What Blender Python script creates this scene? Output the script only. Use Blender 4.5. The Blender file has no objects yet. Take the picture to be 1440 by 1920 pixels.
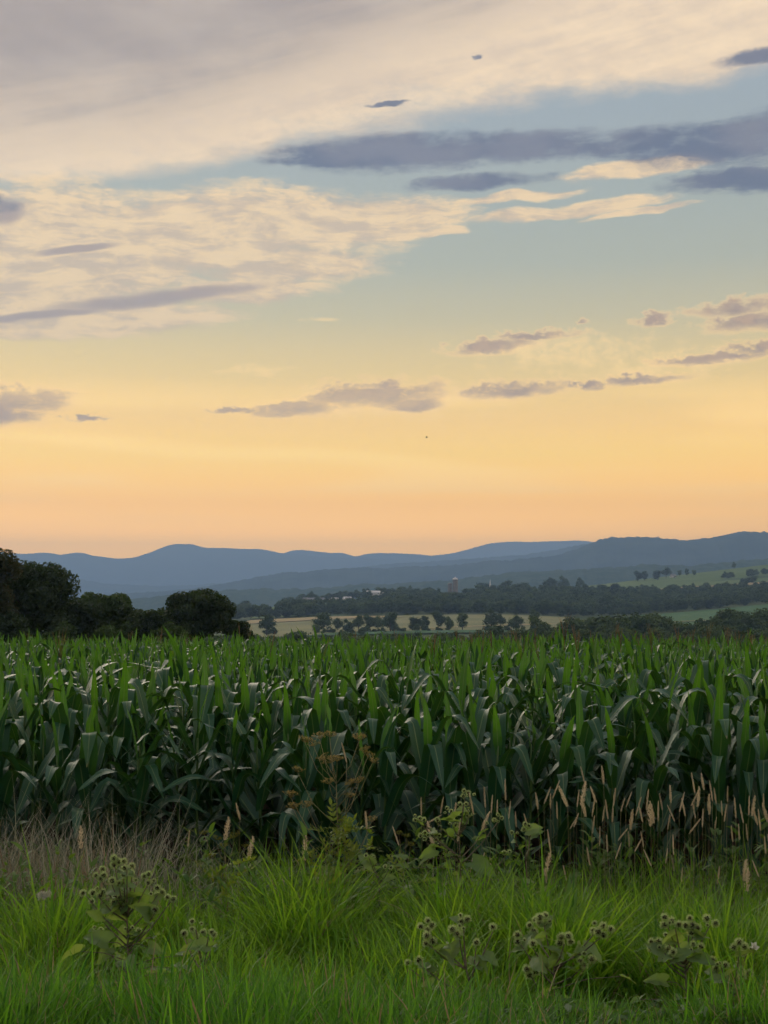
import bpy, math, random
import numpy as np
from mathutils import Vector

R = math.radians
rng = np.random.default_rng(11)
random.seed(11)
S = bpy.context.scene
COL = S.collection

# ------------------------------------------------------------------ camera
F = 2600.0          # focal length in pixels of the 1440 x 1920 photograph
YH = 1165.0         # eye level row
ZC = 2.15           # eye height above the corn field
cam_d = bpy.data.cameras.new('camera')
cam = bpy.data.objects.new('camera', cam_d)
COL.objects.link(cam)
cam.location = (0, 0, ZC)
cam.rotation_euler = (R(90), 0, 0)
cam_d.sensor_fit = 'VERTICAL'
cam_d.sensor_height = 36.0
cam_d.lens = F / 1920 * 36.0
cam_d.shift_y = (YH - 960) / 1920
cam_d.clip_start = 0.1
cam_d.clip_end = 60000
S.camera = cam

SUN_AZ, SUN_EL = -27.0, 18.0
sun_d = bpy.data.lights.new('sun', 'SUN')
sun_d.energy = 2.3
sun_d.angle = R(46)
sun_d.color = (1.0, 0.88, 0.68)
sun = bpy.data.objects.new('sun', sun_d)
COL.objects.link(sun)
sv = Vector((math.sin(R(SUN_AZ)) * math.cos(R(SUN_EL)), math.cos(R(SUN_AZ)) * math.cos(R(SUN_EL)), math.sin(R(SUN_EL))))
sun.rotation_euler = sv.to_track_quat('Z', 'Y').to_euler()

S.view_settings.view_transform = 'Standard'
S.view_settings.look = 'None'
S.view_settings.exposure = 0.0
S.view_settings.gamma = 1.0
S.render.film_transparent = False
S.cycles.max_bounces = 4
S.cycles.diffuse_bounces = 3
S.cycles.glossy_bounces = 2
S.cycles.transmission_bounces = 4
S.cycles.volume_bounces = 0
S.cycles.transparent_max_bounces = 4
S.cycles.use_denoising = True
S.cycles.use_adaptive_sampling = True
S.cycles.adaptive_threshold = 0.042
S.cycles.adaptive_min_samples = 16
S.cycles.caustics_reflective = False
S.cycles.caustics_refractive = False


def lin(r, g, b):
    def c(v):
        v /= 255.0
        return v / 12.92 if v <= 0.04045 else ((v + 0.055) / 1.055) ** 2.4
    return (c(r), c(g), c(b))


# ------------------------------------------------------------------ node maths helper
class E:
    """a scalar socket with operators"""
    nt = None

    def __init__(s, sock):
        s.s = sock

    @staticmethod
    def op(kind, *a, clamp=False):
        n = E.nt.nodes.new('ShaderNodeMath')
        n.operation = kind
        n.use_clamp = clamp
        for i, v in enumerate(a):
            if isinstance(v, E):
                E.nt.links.new(v.s, n.inputs[i])
            else:
                n.inputs[i].default_value = v
        return E(n.outputs[0])

    def __add__(a, b): return E.op('ADD', a, b)
    __radd__ = __add__
    def __sub__(a, b): return E.op('SUBTRACT', a, b)
    def __rsub__(a, b): return E.op('SUBTRACT', b, a)
    def __mul__(a, b): return E.op('MULTIPLY', a, b)
    __rmul__ = __mul__
    def __truediv__(a, b): return E.op('DIVIDE', a, b)
    def __rtruediv__(a, b): return E.op('DIVIDE', b, a)


def smooth(x, lo, hi):
    n = E.nt.nodes.new('ShaderNodeMapRange')
    n.interpolation_type = 'SMOOTHSTEP'
    E.nt.links.new(x.s, n.inputs[0])
    n.inputs[1].default_value = lo
    n.inputs[2].default_value = hi
    n.inputs[3].default_value = 0
    n.inputs[4].default_value = 1
    return E(n.outputs[0])


def noise(x, y, z=0.0, scale=1.0, detail=4.0, rough=0.5, dist=0.0):
    c = E.nt.nodes.new('ShaderNodeCombineXYZ')
    for i, v in enumerate((x, y, z)):
        if isinstance(v, E):
            E.nt.links.new(v.s, c.inputs[i])
        else:
            c.inputs[i].default_value = v
    n = E.nt.nodes.new('ShaderNodeTexNoise')
    if not isinstance(z, E) and z == int(z) and z >= 100:      # flat pattern: the cheaper two-dimensional noise
        n.noise_dimensions = '2D'
    n.inputs['Scale'].default_value = scale
    n.inputs['Detail'].default_value = detail
    n.inputs['Roughness'].default_value = rough
    n.inputs['Distortion'].default_value = dist
    E.nt.links.new(c.outputs[0], n.inputs['Vector'])
    return E(n.outputs[0])


def mixc(f, a, b):
    n = E.nt.nodes.new('ShaderNodeMix')
    n.data_type = 'RGBA'
    if isinstance(f, E):
        E.nt.links.new(f.s, n.inputs['Factor'])
    else:
        n.inputs['Factor'].default_value = f
    for v, k in ((a, 6), (b, 7)):
        if isinstance(v, tuple):
            n.inputs[k].default_value = (*v[:3], 1)
        else:
            E.nt.links.new(v, n.inputs[k])
    return n.outputs[2]


def ramp(x, stops):
    n = E.nt.nodes.new('ShaderNodeValToRGB')
    cr = n.color_ramp
    while len(cr.elements) < len(stops):
        cr.elements.new(0.5)
    for e, (p, c) in zip(cr.elements, stops):
        e.position = p
        e.color = (*c, 1)
    E.nt.links.new(x.s, n.inputs[0])
    return n.outputs[0]


# ------------------------------------------------------------------ sky
def build_sky():
    w = bpy.data.worlds.new('World')
    S.world = w
    w.use_nodes = True
    nt = w.node_tree
    nt.nodes.clear()
    E.nt = nt
    tc = nt.nodes.new('ShaderNodeTexCoord')
    sep = nt.nodes.new('ShaderNodeSeparateXYZ')
    nt.links.new(tc.outputs['Generated'], sep.inputs[0])
    X, Y, Z = (E(sep.outputs[i]) for i in range(3))
    az = E.op('ARCTAN2', X, Y)
    el = E.op('ARCSINE', Z)
    u = az * F + 720.0                 # photograph-sized units, but true angles
    v = 1165.0 - el * F

    def P(px, py):                     # pixel -> (u, v) of the angular map
        dx, dz = (px - 720) / F, (YH - py) / F
        return math.atan2(dx, 1) * F + 720, 1165 - math.asin(dz / math.sqrt(1 + dx * dx + dz * dz)) * F

    def lk(k, *c):
        return tuple(k * q for q in lin(*c))

    # base gradient
    eld = el * (180 / math.pi)
    g = E.op('MULTIPLY_ADD', eld, 1 / 60.0, 0.0, clamp=True)
    base = ramp(g, [
        (0.000, (7.70, 3.45, 0.00)),
        (0.060, (6.00, 2.72, 0.00)),
        (0.080, (3.70, 1.72, 0.00)),
        (0.112, (2.50, 1.46, 0.12)),
        (0.135, (2.00, 1.19, 0.22)),
        (0.170, (1.38, 0.96, 0.30)),
        (0.205, (0.87, 0.74, 0.40)),
        (0.240, (0.60, 0.61, 0.46)),
        (0.275, (0.51, 0.555, 0.48)),
        (0.330, (0.44, 0.50, 0.52)),
        (0.460, (0.36, 0.46, 0.57)),
        (0.620, (0.31, 0.42, 0.58)),
        (1.000, (0.26, 0.38, 0.58))])
    # behind the camera the dusk sky is bluer and dimmer near the horizon
    away = smooth(E.op('ABSOLUTE', az), 0.75, 2.6)
    east = ramp(g, [(0.0, (0.40, 0.44, 0.54)), (0.15, (0.42, 0.48, 0.60)), (0.4, (0.34, 0.44, 0.60)), (1.0, (0.26, 0.38, 0.58))])
    base = mixc(away, base, east)
    # right part of the horizon is a little pinker
    pink = smooth(u, 700, 1900) * smooth(v, 700, 1000) * 0.35
    base = mixc(pink, base, (3.6, 1.72, 0.03))
    # physical sky at dusk, folded in
    ns = nt.nodes.new('ShaderNodeTexSky')
    ns.sky_type = 'NISHITA'
    ns.sun_disc = False
    ns.sun_elevation = R(SUN_EL)
    ns.sun_rotation = R(SUN_AZ)
    ns.air_density = 1.4
    ns.dust_density = 2.0
    sc = nt.nodes.new('ShaderNodeVectorMath')
    sc.operation = 'SCALE'
    nt.links.new(ns.outputs[0], sc.inputs[0])
    sc.inputs['Scale'].default_value = 0.055
    base = mixc(0.06, base, sc.outputs[0])

    # warped coordinates
    n1 = noise(u / 260.0, v / 110.0, 100, 1.0, 3, 0.6)
    n2 = noise(u / 260.0 + 31.7, v / 110.0 + 12.3, 100, 1.0, 3, 0.6)
    uw = u + (n1 - 0.5) * 130.0
    vw = v + (n2 - 0.5) * 46.0
    nf1 = noise(u / 80.0 + 3.1, v / 36.0, 100, 1.0, 4, 0.65)
    nf2 = noise(u / 44.0 + 12.0, v / 27.0, 100, 1.0, 4, 0.65)

    def vec(x, y):
        c = nt.nodes.new('ShaderNodeCombineXYZ')
        nt.links.new(x.s, c.inputs[0])
        nt.links.new(y.s, c.inputs[1])
        return c.outputs[0]

    def field(blobs, uu, vv, shear=-4.0):
        """1 at a blob's centre, 0 on its ellipse, negative outside; all blobs of a layer lean alike"""
        k = math.tan(R(shear))
        pv_ = vec(uu, vv - uu * k)
        acc = None
        for b in blobs:
            px, py, a, bb = b[:4]
            cu, cv = P(px, py)
            cv -= cu * k
            q = nt.nodes.new('ShaderNodeVectorMath')
            q.operation = 'MULTIPLY_ADD'
            nt.links.new(pv_, q.inputs[0])
            q.inputs[1].default_value = (1 / a, 1 / bb, 0)
            q.inputs[2].default_value = (-cu / a, -cv / bb, 0)
            dt = nt.nodes.new('ShaderNodeVectorMath')
            dt.operation = 'DOT_PRODUCT'
            nt.links.new(q.outputs[0], dt.inputs[0])
            nt.links.new(q.outputs[0], dt.inputs[1])
            r = E(dt.outputs['Value'])
            acc = r if acc is None else E.op('MINIMUM', acc, r)
        return 1.0 - acc

    wis0 = noise(uw / 150.0 + 5.0, vw / 30.0, 100, 1.0, 4, 0.68)
    # A: high grey-and-cream sheet
    sh = field([(60, 0, 800, 240, -6), (420, 90, 560, 160, -14), (900, 40, 640, 130, -10), (1300, 40, 520, 90, -8),
                (40, 250, 330, 76, -6), (330, 215, 240, 80, -10)], uw, vw)
    # the same sheet goes on outside the frame
    pl = 1.0 / E.op('MAXIMUM', Z + 0.12, 0.05)
    ng = noise(X * pl, Y * pl, 100, 0.9, 3, 0.55)
    out = E.op('MAXIMUM', smooth(v, 60, -420), smooth(E.op('ABSOLUTE', u - 720.0), 800, 1300) * smooth(v, 900, 500))
    sh = E.op('MAXIMUM', sh, out * ((ng - 0.44) * 4.0) - (1.0 - out) * 2.0)
    ta = sh + (nf1 - 0.5) * 0.55 + (wis0 - 0.5) * 0.5
    ma = smooth(ta, -0.55, 0.55)
    dg = noise((u + v * 0.3) / 420.0, (v + u * 0.20) / 52.0, 100, 1.0, 4, 0.6)      # streaks rising to the right
    mott = noise(u / 240.0 + 9.0, v / 90.0, 100, 1.0, 3, 0.6)
    grey = mixc(smooth(mott, 0.25, 0.78), lk(1.1, 177, 160, 149), lk(1.1, 197, 179, 163))
    cream = mixc(smooth(nf1 * 0.4 + dg * 0.6, 0.25, 0.75), lk(1.15, 232, 206, 176), lk(1.3, 252, 222, 180))
    edge = 318.0 - u * 0.12 - E.op('MAXIMUM', u - 300.0, 0.0) * 0.17 - v
    ca = mixc(smooth(edge + (dg - 0.5) * 170.0 + (nf1 - 0.5) * 60.0, -60.0, 130.0), cream, grey)
    colr = mixc(ma * 0.93, base, ca)

    # B: cream bank on the left and its trailing wisps
    bk = field([(40, 480, 420, 130, 2), (380, 440, 360, 82, 2), (640, 420, 250, 52, -2), (540, 500, 200, 34, -10),
                (130, 600, 300, 38, -9), (470, 545, 150, 28, -8), (820, 438, 70, 10, -10, .8), (1060, 395, 190, 13), (1190, 318, 150, 15), (960, 370, 120, 10),
                (1200, 396, 110, 8)], uw, vw)
    wis = wis0
    tb = bk + (nf1 - 0.5) * 0.8 + (wis - 0.5) * 1.3
    mb = smooth(tb, -0.32, 0.55)
    cb = mixc(smooth(wis + (nf1 - 0.5) * 0.5, 0.32, 0.64), lk(1.2, 218, 192, 160), lk(1.25, 252, 218, 166))
    colr = mixc(mb * 0.92, colr, cb)
    # grey streaks inside it
    st = field([(290, 560, 230, 16), (80, 590, 170, 10), (10, 396, 40, 24), (140, 470, 90, 8)], u + (n1 - 0.5) * 40.0, v + (n2 - 0.5) * 22.0, -8.0)
    ms = smooth(st + (nf1 - 0.5) * 0.9 + (wis - 0.5) * 1.0, -0.1, 0.95)
    colr = mixc(ms * 0.85, colr, lk(1.15, 172, 154, 148))

    # C: dark lens clouds
    lens = field([(760, 285, 260, 34, -1), (640, 302, 150, 14, -2), (980, 273, 190, 28, -3), (1180, 268, 170, 26, -2), (1380, 262, 220, 42, -3),
                  (900, 340, 150, 14, -1), (1350, 336, 130, 20, -3), (1440, 332, 120, 26, -2), (1620, 280, 240, 40, -2), (1760, 330, 160, 18, 0),
                  (732, 196, 50, 5), (1425, 104, 90, 15), (902, 108, 10, 6), (-60, 380, 90, 20, 0)],
                 u + (n1 - 0.5) * 70.0 + (nf1 - 0.5) * 60.0, v + (n2 - 0.5) * 22.0 + (nf1 - 0.5) * 16.0, -1.5)
    mc = smooth(lens + (nf2 - 0.5) * 0.9 + (wis - 0.5) * 1.5, -0.35, 0.85)
    cc = mixc(smooth(mott, 0.3, 0.7), lk(1.05, 104, 111, 134), lk(1.05, 132, 132, 146))
    colr = mixc(mc * 0.95, colr, cc)

    # D: low broken clouds, mauve bodies with lit rims
    low = field([(700, 742, 150, 28, -2), (560, 766, 110, 16, -6), (780, 758, 50, 16, 4), (965, 731, 110, 17, 2), (1110, 722, 34, 9, -4), (1215, 712, 84, 11, -4),
                 (910, 652, 90, 15, -10), (1010, 630, 86, 9, -6), (1225, 598, 34, 13, -4), (1390, 575, 90, 16, -3), (1400, 604, 90, 18, -2),
                 (1350, 672, 110, 10, -4), (1420, 652, 60, 12, -8), (20, 752, 120, 30, -6), (-40, 776, 130, 28, -4), (170, 787, 40, 6, -3, .7),
                 (440, 768, 60, 7, -3, .7), (1086, 600, 12, 7, 0, .7), (1600, 640, 120, 22, 0), (1720, 720, 160, 18, 2), (-330, 700, 160, 22, 0), (-520, 610, 180, 30, 0)],
                u + (n1 - 0.5) * 40.0 + (nf2 - 0.5) * 70.0, v + (n2 - 0.5) * 12.0 + (nf2 - 0.5) * 26.0, -3.0)
    td = low * 1.15 + (nf2 - 0.5) * 2.2 + (nf1 - 0.5) * 1.3 + (wis - 0.5) * 1.2
    halo = field([(760, 752, 330, 42, -2, .8), (1080, 660, 220, 46, -4, .75), (1250, 690, 200, 40, -4, .8), (460, 700, 110, 12, -4, .6), (600, 600, 40, 8, 0, .3)], uw, vw)
    th = halo + (nf2 - 0.5) * 2.6
    colr = mixc(smooth(th, 0.25, 1.4) * 0.38, colr, lk(2.0, 254, 210, 132))
    rim = smooth(td, -0.9, 0.4)
    colr = mixc(rim * 0.32, colr, lk(2.0, 248, 200, 128))
    body = smooth(td, -0.15, 1.25)
    warm = mixc(smooth(nf2, 0.35, 0.65), lk(1.4, 150, 125, 116), lk(1.5, 184, 150, 118))
    colr = mixc(body * 0.92, colr, warm)

    # E: thin straw-coloured veil low over the ridges
    veil = noise(u / 620.0 + 2.0, v / 60.0, 100, 1.0, 1, 0.5)
    colr = mixc(smooth(veil, 0.45, 0.75) * smooth(v, 690, 850) * smooth(v, 1010, 930) * 0.4, colr, lk(2.8, 255, 208, 108))

    bg = nt.nodes.new('ShaderNodeBackground')
    nt.links.new(colr, bg.inputs['Color'])
    bg.inputs['Strength'].default_value = 1.0
    ow = nt.nodes.new('ShaderNodeOutputWorld')
    nt.links.new(bg.outputs[0], ow.inputs['Surface'])
    w.cycles.sampling_method = 'MANUAL'
    w.cycles.sample_map_resolution = 1024


build_sky()


# ------------------------------------------------------------------ mesh helpers
def mesh(name, v, f, mats=(), uv=None, attr=None, smooth_shade=True):
    """v (n,3); f list of tuples or an (m,4)/(m,3) array; uv (n,2) per vertex; attr per-vertex floats"""
    m = bpy.data.meshes.new(name)
    v = np.asarray(v, dtype=np.float32)
    if isinstance(f, np.ndarray):
        k = f.shape[1]
        m.vertices.add(len(v))
        m.vertices.foreach_set('co', v.ravel())
        m.loops.add(f.size)
        m.loops.foreach_set('vertex_index', f.ravel().astype(np.int32))
        m.polygons.add(len(f))
        m.polygons.foreach_set('loop_start', np.arange(0, f.size, k, dtype=np.int32))
        m.polygons.foreach_set('loop_total', np.full(len(f), k, dtype=np.int32))
        m.update(calc_edges=True)
        m.validate()
    else:
        m.from_pydata([tuple(map(float, p)) for p in v], [], [tuple(map(int, q)) for q in f])
    if uv is not None:
        l = m.uv_layers.new(name='uv')
        vi = np.empty(len(m.loops), dtype=np.int32)
        m.loops.foreach_get('vertex_index', vi)
        l.data.foreach_set('uv', np.asarray(uv, dtype=np.float32)[vi].ravel())
    if attr is not None:
        a = m.attributes.new('rnd', 'FLOAT', 'POINT')
        a.data.foreach_set('value', np.asarray(attr, dtype=np.float32))
    if smooth_shade:
        m.polygons.foreach_set('use_smooth', np.ones(len(m.polygons), dtype=bool))
    for mt in (mats if isinstance(mats, (list, tuple)) else [mats]):
        m.materials.append(mt)
    return m


def link(name, me, parent=None, loc=None, rot=None, scale=None, col=None):
    o = bpy.data.objects.new(name, me)
    (col or COL).objects.link(o)
    if parent is not None:
        o.parent = parent
    if loc is not None:
        o.location = loc
    if rot is not None:
        o.rotation_euler = rot
    if scale is not None:
        o.scale = scale if isinstance(scale, (tuple, list)) else (scale,) * 3
    return o


def tag(o, label=None, cat=None, group=None, kind=None):
    if label: o['label'] = label
    if cat: o['category'] = cat
    if group: o['group'] = group
    if kind: o['kind'] = kind
    return o


class MB:
    def __init__(s):
        s.v, s.f, s.u, s.a, s.n = [], [], [], [], 0

    def add(s, v, f, uv=None, rnd=0.5):
        v = np.asarray(v, float)
        s.v.append(v)
        for q in f:
            s.f.append(tuple(int(i) + s.n for i in q))
        s.u.append(np.zeros((len(v), 2)) if uv is None else np.asarray(uv, float))
        s.a.append(np.full(len(v), rnd) if np.isscalar(rnd) else np.asarray(rnd))
        s.n += len(v)

    def tube(s, pts, rad, sides=6, rnd=0.5, cap=True):
        pts = np.asarray(pts, float)
        n = len(pts)
        rad = np.broadcast_to(np.asarray(rad, float), (n,))
        tg = np.gradient(pts, axis=0)
        tg /= np.linalg.norm(tg, axis=1)[:, None] + 1e-9
        up = np.array([0, 0, 1.0]) if abs(tg[0][2]) < 0.9 else np.array([1.0, 0, 0])
        V = []
        for i in range(n):
            a = np.cross(up, tg[i]); a /= np.linalg.norm(a) + 1e-9
            b = np.cross(tg[i], a)
            for k in range(sides):
                th = 2 * math.pi * k / sides
                V.append(pts[i] + rad[i] * (math.cos(th) * a + math.sin(th) * b))
        Fc = []
        for i in range(n - 1):
            for k in range(sides):
                k2 = (k + 1) % sides
                Fc.append((i * sides + k, i * sides + k2, (i + 1) * sides + k2, (i + 1) * sides + k))
        if cap:
            Fc.append(tuple(range(sides))[::-1])
            Fc.append(tuple((n - 1) * sides + k for k in range(sides)))
        s.add(V, Fc, rnd=rnd)

    def box(s, x0, x1, y0, y1, z0, z1):
        v = [(x0, y0, z0), (x1, y0, z0), (x1, y1, z0), (x0, y1, z0), (x0, y0, z1), (x1, y0, z1), (x1, y1, z1), (x0, y1, z1)]
        s.add(v, [(3, 2, 1, 0), (4, 5, 6, 7), (0, 1, 5, 4), (1, 2, 6, 5), (2, 3, 7, 6), (3, 0, 4, 7)])

    def mesh(s, name, mat, sm=True):
        return mesh(name, np.concatenate(s.v), s.f, mat, np.concatenate(s.u), np.concatenate(s.a), sm)


# value noise for terrain
def vnoise(x, y, seed=0):
    x = np.asarray(x, float); y = np.asarray(y, float)
    xi, yi = np.floor(x).astype(np.int64), np.floor(y).astype(np.int64)
    fx, fy = x - xi, y - yi
    fx, fy = fx * fx * (3 - 2 * fx), fy * fy * (3 - 2 * fy)

    def h(a, b):
        n = (a * 374761393 + b * 668265263 + seed * 974711) & 0x7fffffff
        n = ((n ^ (n >> 13)) * 1274126177) & 0x7fffffff
        return ((n ^ (n >> 16)) & 0xffff) / 65535.0
    return (h(xi, yi) * (1 - fx) + h(xi + 1, yi) * fx) * (1 - fy) + (h(xi, yi + 1) * (1 - fx) + h(xi + 1, yi + 1) * fx) * fy


def fbm(x, y, oct=4, seed=0):
    s, a, t = 0, 1.0, 0
    for k in range(oct):
        s = s + a * vnoise(np.asarray(x) * 2 ** k, np.asarray(y) * 2 ** k, seed + k)
        t += a
        a *= 0.5
    return s / t


# ------------------------------------------------------------------ materials
def new_mat(name):
    m = bpy.data.materials.new(name)
    m.use_nodes = True
    nt = m.node_tree
    nt.nodes.clear()
    E.nt = nt
    return m, nt


def attr_e(name):
    n = E.nt.nodes.new('ShaderNodeAttribute')
    n.attribute_name = name
    return E(n.outputs['Fac'])


def obj_rand():
    n = E.nt.nodes.new('ShaderNodeObjectInfo')
    a = E.nt.nodes.new('ShaderNodeAttribute')
    a.attribute_name = 'irnd'
    return E.op('FRACT', E(n.outputs['Random']) + E(a.outputs['Fac']))


def leaf_shader(nt, col, tcol, trans=0.35, rough=0.5, spec=0.4, bump=None, wax=0.0):
    p = nt.nodes.new('ShaderNodeBsdfPrincipled')
    p.inputs['Coat Weight'].default_value = wax
    p.inputs['Coat Roughness'].default_value = 0.45
    if isinstance(col, tuple):
        p.inputs['Base Color'].default_value = (*col, 1)
    else:
        nt.links.new(col, p.inputs['Base Color'])
    p.inputs['Roughness'].default_value = rough
    p.inputs['Specular IOR Level'].default_value = spec
    tr = nt.nodes.new('ShaderNodeBsdfTranslucent')
    if isinstance(tcol, tuple):
        tr.inputs['Color'].default_value = (*tcol, 1)
    else:
        nt.links.new(tcol, tr.inputs['Color'])
    if bump is not None:
        nt.links.new(bump, p.inputs['Normal'])
    mx = nt.nodes.new('ShaderNodeMixShader')
    if isinstance(trans, E):
        nt.links.new(trans.s, mx.inputs[0])
    else:
        mx.inputs[0].default_value = trans
    nt.links.new(p.outputs[0], mx.inputs[1])
    nt.links.new(tr.outputs[0], mx.inputs[2])
    o = nt.nodes.new('ShaderNodeOutputMaterial')
    nt.links.new(mx.outputs[0], o.inputs['Surface'])


def leaf_mat(name, c0, c1, t0, t1, trans=0.35, rough=0.5, spec=0.4, obj_w=0.5, dead=False):
    m, nt = new_mat(name)
    r = attr_e('rnd')
    dd = smooth(r, 0.925, 0.935)
    if obj_w:
        r = r * (1 - obj_w) + obj_rand() * obj_w
    c, t = mixc(r, c0, c1), mixc(r, t0, t1)
    if dead:                                           # some blades have gone to straw
        c, t = mixc(dd, c, (0.34, 0.27, 0.14)), mixc(dd, t, (0.34, 0.26, 0.12))
    leaf_shader(nt, c, t, trans, rough, spec)
    return m


def plain(name, c0, c1=None, scale=3.0, rough=0.8, spec=0.3, metallic=0.0, detail=4, coord='Object', bump=0.0):
    m, nt = new_mat(name)
    tc = nt.nodes.new('ShaderNodeTexCoord')
    n = nt.nodes.new('ShaderNodeTexNoise')
    n.inputs['Scale'].default_value = scale
    n.inputs['Detail'].default_value = detail
    nt.links.new(tc.outputs[coord], n.inputs['Vector'])
    p = nt.nodes.new('ShaderNodeBsdfPrincipled')
    nt.links.new(mixc(smooth(E(n.outputs[0]), 0.35, 0.65), c0, c1 or c0), p.inputs['Base Color'])
    p.inputs['Roughness'].default_value = rough
    p.inputs['Specular IOR Level'].default_value = spec
    p.inputs['Metallic'].default_value = metallic
    if bump:
        b = nt.nodes.new('ShaderNodeBump')
        b.inputs['Strength'].default_value = bump
        nt.links.new(n.outputs[0], b.inputs['Height'])
        nt.links.new(b.outputs[0], p.inputs['Normal'])
    o = nt.nodes.new('ShaderNodeOutputMaterial')
    nt.links.new(p.outputs[0], o.inputs['Surface'])
    return m


def corn_mat():
    m, nt = new_mat('corn_leaf')
    uvn = nt.nodes.new('ShaderNodeUVMap')
    uvn.uv_map = 'uv'
    sp = nt.nodes.new('ShaderNodeSeparateXYZ')
    nt.links.new(uvn.outputs[0], sp.inputs[0])
    U, V = E(sp.outputs[0]), E(sp.outputs[1])
    r = attr_e('rnd') * 0.6 + obj_rand() * 0.4
    stripe = noise(U * 26.0, V * 1.2, r * 40.0, 1.0, 3, 0.6)
    blot = noise(U * 2.0, V * 7.0, r * 30.0, 1.0, 3, 0.5)
    young = smooth(attr_e('rnd'), 0.66, 0.92) * (V * 0.5 + 0.5)           # the top whorl is paler and thinner
    c = mixc(r, (0.008, 0.052, 0.030), (0.015, 0.084, 0.036))
    c = mixc(young, c, (0.042, 0.135, 0.018))
    c = mixc(smooth(stripe, 0.35, 0.7) * 0.40, c, (0.032, 0.105, 0.050))
    c = mixc(smooth(blot, 0.55, 0.8) * 0.35, c, (0.016, 0.058, 0.026))
    rib = smooth(E.op('ABSOLUTE', U - 0.5), 0.055, 0.02)
    c = mixc(rib * 0.75, c, (0.17, 0.25, 0.10))
    tip = smooth(V, 0.93, 1.0) * smooth(r, 0.5, 0.9)
    c = mixc(tip, c, (0.22, 0.16, 0.06))
    t = mixc(r, (0.07, 0.26, 0.012), (0.17, 0.42, 0.012))
    t = mixc(rib * 0.6, t, (0.10, 0.16, 0.03))
    b = nt.nodes.new('ShaderNodeBump')
    b.inputs['Strength'].default_value = 0.25
    b.inputs['Distance'].default_value = 0.004
    nt.links.new(stripe.s, b.inputs['Height'])
    leaf_shader(nt, c, t, young * 0.30 + 0.09, 0.42, 0.36, b.outputs[0], 0.0)
    return m


M = {}
M['corn'] = corn_mat()
M['stalk'] = leaf_mat('corn_stalk', (0.05, 0.11, 0.025), (0.08, 0.15, 0.035), (0.05, 0.10, 0.02), (0.05, 0.1, 0.02), 0.08, 0.55, 0.4)
M['tassel'] = leaf_mat('corn_tassel', (0.20, 0.14, 0.065), (0.30, 0.20, 0.10), (0.22, 0.15, 0.06), (0.3, 0.19, 0.08), 0.3, 0.8, 0.2)
M['grass'] = leaf_mat('grass_blade', (0.026, 0.100, 0.012), (0.165, 0.315, 0.032), (0.10, 0.34, 0.012), (0.50, 0.78, 0.04), 0.42, 0.45, 0.25, 0.4, True)
M['grass_front'] = leaf_mat('roadside_grass_blade', (0.010, 0.066, 0.014), (0.095, 0.250, 0.032), (0.04, 0.22, 0.014), (0.30, 0.66, 0.03), 0.38, 0.45, 0.25, 0.4, True)
M['dry'] = leaf_mat('dry_grass_blade', (0.13, 0.18, 0.10), (0.58, 0.53, 0.42), (0.16, 0.22, 0.09), (0.52, 0.47, 0.34), 0.3, 0.7, 0.25, 0.35)
M['rust'] = leaf_mat('rusty_grass_head', (0.27, 0.18, 0.11), (0.38, 0.26, 0.16), (0.30, 0.19, 0.10), (0.40, 0.26, 0.15), 0.35, 0.8, 0.2, 0.4)
M['straw'] = leaf_mat('straw_seed_head', (0.60, 0.51, 0.35), (0.76, 0.67, 0.48), (0.74, 0.63, 0.42), (0.88, 0.78, 0.56), 0.5, 0.75, 0.2, 0.4)
M['stem'] = leaf_mat('grass_stem', (0.16, 0.17, 0.07), (0.34, 0.30, 0.16), (0.18, 0.18, 0.06), (0.3, 0.26, 0.12), 0.2, 0.6, 0.3, 0.5)
M['bur_core'] = plain('bur_core', (0.022, 0.020, 0.014), (0.05, 0.035, 0.025), 90, 0.9, 0.1)
M['bur_spine'] = leaf_mat('bur_bract', (0.28, 0.38, 0.14), (0.46, 0.54, 0.26), (0.50, 0.66, 0.24), (0.70, 0.78, 0.40), 0.5, 0.6, 0.3, 0.3)
M['bur_stem'] = plain('burdock_stem', (0.11, 0.11, 0.065), (0.17, 0.135, 0.095), 30, 0.7, 0.3)
M['bur_leaf'] = leaf_mat('burdock_leaf', (0.080, 0.165, 0.050), (0.165, 0.240, 0.110), (0.22, 0.42, 0.04), (0.42, 0.56, 0.08), 0.38, 0.6, 0.4, 0.6)
M['umbel'] = leaf_mat('dry_umbel', (0.24, 0.20, 0.07), (0.42, 0.33, 0.13), (0.34, 0.28, 0.08), (0.48, 0.38, 0.14), 0.3, 0.8, 0.2)
M['umbel_green'] = leaf_mat('yellow_green_umbel', (0.14, 0.16, 0.03), (0.22, 0.22, 0.05), (0.22, 0.24, 0.03), (0.3, 0.3, 0.05), 0.35, 0.7, 0.2)
M['weed_leaf'] = leaf_mat('weed_leaf', (0.07, 0.14, 0.026), (0.19, 0.24, 0.045), (0.20, 0.36, 0.02), (0.46, 0.50, 0.05), 0.42, 0.55, 0.35)
M['petal'] = leaf_mat('white_petal', (0.55, 0.55, 0.45), (0.72, 0.72, 0.60), (0.5, 0.5, 0.4), (0.6, 0.6, 0.5), 0.35, 0.7, 0.2)
M['clover'] = leaf_mat('ground_weed_leaf', (0.030, 0.085, 0.022), (0.085, 0.160, 0.050), (0.07, 0.20, 0.02), (0.20, 0.36, 0.04), 0.34, 0.55, 0.35)
M['verge_leaf'] = leaf_mat('verge_weed_leaf', (0.040, 0.105, 0.022), (0.120, 0.200, 0.050), (0.10, 0.26, 0.02), (0.28, 0.44, 0.04), 0.36, 0.55, 0.3)
M['bark'] = plain('bark', (0.045, 0.035, 0.027), (0.09, 0.072, 0.055), 14, 0.9, 0.2, bump=0.4)
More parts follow.
